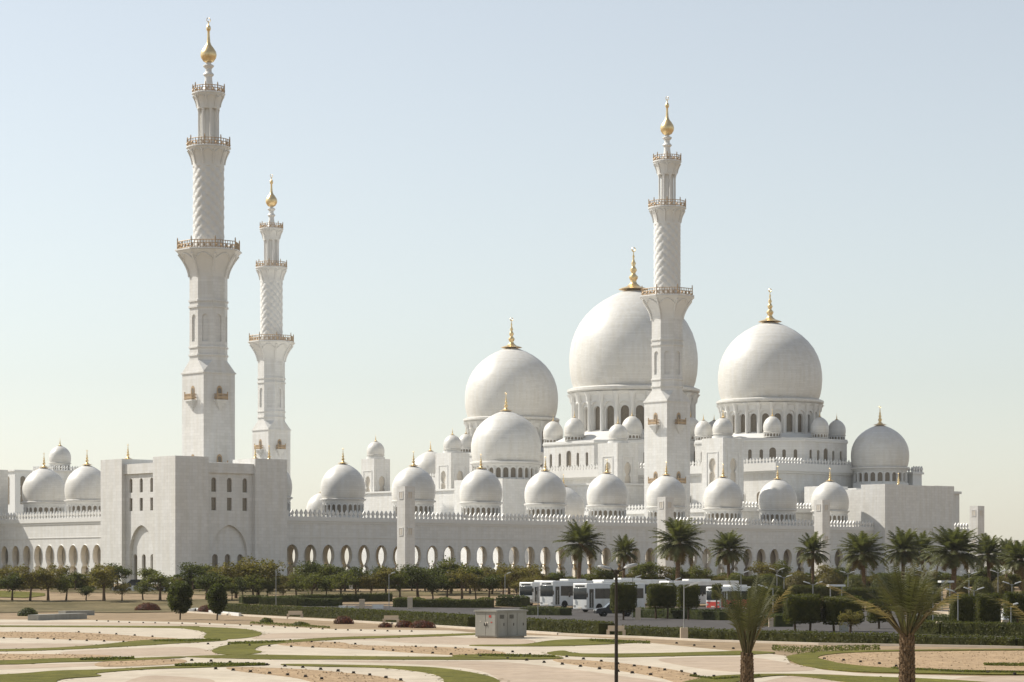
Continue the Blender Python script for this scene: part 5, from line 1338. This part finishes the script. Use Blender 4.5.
def bus(px,yb,rz,lab,L=11.5,colr='white',H=3.25,stripe=None):
    p=gp(px,yb); t=empty('bus',p,rz,lab,'bus','coaches parked behind the hedge')
    W2=1.25; b=MB(); rbox(b,0,L,-W2,W2,0.38,H,.16); b.build('body',M[colr],t,smooth=True,sharp=40)
    # front at x=0, facing -x
    b=MB(); rbox(b,-0.03,0.10,-W2+.12,W2-.12,H*.45,H*.84,.04); ws=b.build('windscreen',M['tint'],t,smooth=True,sharp=40)
    b=MB(); b.box(-.035,-.031,-.02,.02,H*.46,H*.83); b.build('windscreen_post',M['pole'],ws)
    b=MB(); b.box(-0.03,0.0-.004,-.8,.8,H*.875,H*.93); b.build('destination_sign',M['tint'],t)
    for s_ in (-1,1):
        y=s_*(W2+.004)
        n=6; x=1.5; wl=(L-1.9)/n
        for i in range(n):
            b=MB(); y0,y1=sorted((y,y+s_*.025)); rbox(b,x+i*wl+.012,x+(i+1)*wl-.012,y0,y1,H*.47,H*.82,.01); b.build('window',M['tint'],t)
        b=MB(); y0,y1=sorted((y,y+s_*.03)); b.box(.4,1.2,y0,y1,.6,H*.8); dr_=b.build('door',M['tint'],t)
        b=MB(); y0,y1=sorted((y+s_*.031,y+s_*.05)); b.box(.74,.79,y0,y1,.6,2.55); b.build('door_seam',M['white'],dr_)
        for x_ in (2.3,L-3.2): 
            wheel(t,x_,s_*(W2-.14))
            b=MB(); y0,y1=sorted((y,y+s_*.012)); 
            out=[(x_+.66*math.cos(a_),.5+.66*math.sin(a_)) for a_ in [math.pi*k/12 for k in range(13)]]
            b.v=[(a_,y0,c_) for a_,c_ in out]+[(a_,y1,c_) for a_,c_ in out]; n_=13; b.f=[tuple(range(n_)),tuple(range(2*n_-1,n_-1,-1))]+[(k,k+n_,k+1+n_,k+1) for k in range(n_-1)]; b.build('wheel_arch',M['tyre'],t)
        b=MB(); y_=s_*.95; rbox(b,-.04,.1,y_-.17,y_+.17,.72,.98,.03); b.build('headlight',M['greypole'],t)
        b=MB(); b.tube((.05,s_*1.15,2.6),(-.3,s_*1.5,2.45),.025,.025,5); rbox(b,-.38,-.28,s_*1.5-.12,s_*1.5+.12,1.95,2.45,.03); b.build('wing_mirror',M['pole'],t)
        if stripe:
            b=MB(); y0,y1=sorted((y,y+s_*.006)); b.box(.2,L-.2,y0,y1,.5,1.55); b.build('red_side_stripe',M[stripe],t)
    if stripe:
        b=MB(); b.box(-.02,-.003,-1.1,1.1,.45,1.22); b.build('red_front_panel',M[stripe],t)
    b=MB(); rbox(b,L*.3,L*.62,-.8,.8,H-.02,H+.24,.1); b.build('roof_unit',M[colr],t,smooth=True,sharp=40)
    b=MB(); b.box(-.05,.0-.004,-.3,.3,.5,.66); b.build('number_plate',M['niche'],t)
    for s_ in (-1,1): b=MB(); b.box(L,L+.03,s_*1.0-.1,s_*1.0+.1,.9,1.5); b.build('tail_light',M['red'],t)
    return t
bus(580,612.5,R(47),'white coach nearest the road, front showing beside the first clipped tree',H=3.75)
bus(546.5,609,R(48),'white coach with dark side windows left of the nearest coach',H=3.8,L=12)
bus(526,606,R(50),'white coach partly hidden by trees, leftmost in the row',H=3.3,L=9)
bus(598,606.5,R(40),'white coach behind the nearest coach, roof showing',H=3.7,L=12)
bus(664,607.0,R(32),'white coach behind the narrow clipped trees with long white roof',H=3.6,L=12)
bus(713,611.0,R(46),'white coach with a red lower front and side',H=3.2,L=10,stripe='red')
def car(px,yb,rz,lab,m='darkcar'):
    p=gp(px,yb); t=empty('parked_car',p,rz,lab,'car'); b=MB()
    prof=[(0,.35),(0,.75),(.15,.92),(1.1,1.02),(1.75,1.62),(3.9,1.66),(4.45,1.05),(4.6,.95),(4.6,.35)]
    n=len(prof); b.v=[(x,-.9+(0.12 if z>1.1 else 0),z) for x,z in prof]+[(x,.9-(0.12 if z>1.1 else 0),z) for x,z in prof]
    b.f=[tuple(range(n)),tuple(range(2*n-1,n-1,-1))]+[(i,i+n,(i+1)%n+n,(i+1)%n) for i in range(n)]; b.build('body',M[m],t,smooth=True,sharp=25)
    for s_ in (-1,1):
        for (xa,xb) in ((1.65,2.7),(2.78,3.85)):
            b=MB(); y=s_*.87; y0,y1=sorted((y-s_*.05,y)); b.box(xa,xb,y0,y1,1.12,1.52); b.build('side_window',M['tint'],t)
        for x in (.95,3.7): wheel(t,x,s_*.8,.36,.22)
        b=MB(); b.box(-.02,.02,s_*.65-.15,s_*.65+.15,.65,.8); b.build('headlight',M['white'],t)
    b=MB(); b.add([(1.12,-.7,1.06),(1.12,.7,1.06),(1.72,.66,1.6),(1.72,-.66,1.6)],[(0,1,2,3)]); b.build('windscreen',M['tint'],t)
    return t
car(595,616.5,R(8),'dark car parked at the road before the nearest white coach')
car(120,590,R(4),'dark car behind the low white wall before the corner block')
# round white disc sign and covered stand
p=gp(694.5,612); t=empty('round_sign',p,R(8),'round white disc sign standing among the clipped trees','sign')
b=MB(); b.tube((0,0,0),(0,0,1.3),.05,.05,8); b.build('post',M['greypole'],t)
b=MB(); b.lathe([(.48,-.04),(.52,0),(.48,.04)],24); b.v=[(x,z,y*1.35+1.75) for x,y,z in b.v]; d_=b.build('disc',M['white'],t)
p=gp(1005,628); t=empty('covered_stand',p,0,'white cloth-covered stand on a block beside the last clipped tree','garden stand')
b=MB(); b.box(-.3,.3,-.3,.3,-.1,.75); b.build('block',M['concrete'],t)
b=MB(); b.lathe([(.38,.753),(.34,1.2),(.2,1.75),(.13,2.05),(.15,2.2),(.05,2.35)],12); b.build('cover',M['white'],t,smooth=True)
p=gp(844,632); b=MB(); b.box(-.35,.35,-.35,.35,-.1,.75); b.box(-.4,.4,-.4,.4,.752,.82); o=b.build('concrete_box',M['cab']); o.location=p; tag(o,'grey concrete box under the right clipped tree of the pair','box')
wall_path('low_wall',[(934,618.5),(968,619.5)],.5,.8,M['concrete'],'pale low wall between the nearest palm and clipped trees','wall')
# parking shade roofs glimpsed between the hedges at right
for (px,yt,d,w,lab) in ((836,586.5,300,1.9,'pale flat canopy roof right of the third pylon foot'),(946,582.5,300,1.5,'pale flat canopy roof right of the nearest palm')):
    p=at(px,d); t=empty('shade_canopy',p,0,lab,'canopy'); z=zz(yt,d)-p.z
    b=MB(); b.box(-w/2,w/2,-1.2,1.2,z,z+.22); b.build('roof',M['white'],t)
    for s_ in (-1,1): b=MB(); b.tube((s_*(w/2-.3),0,-.1),(s_*(w/2-.3),0,z-.002),.06,.06,6); b.build('post',M['greypole'],t)
# ------------------------------------------------------------------ haze
b=MB(); b.box(-2600,2600,-60,3600,-1.2,118); hz=b.build('haze',M['white']); hz['kind']='stuff'
hm=bpy.data.materials.new('haze_air'); hm.use_nodes=True; n=hm.node_tree.nodes; n.remove(n['Principled BSDF'])
pv=n.new('ShaderNodeVolumePrincipled'); pv.inputs['Color'].default_value=(0.97,0.95,0.91,1); pv.inputs['Density'].default_value=0.00005; pv.inputs['Anisotropy'].default_value=0.2
hm.node_tree.links.new(pv.outputs[0],n['Material Output'].inputs['Volume']); hz.data.materials.clear(); hz.data.materials.append(hm); hz.display_type='WIRE'
tag(hz,'pale desert haze filling the air','haze')
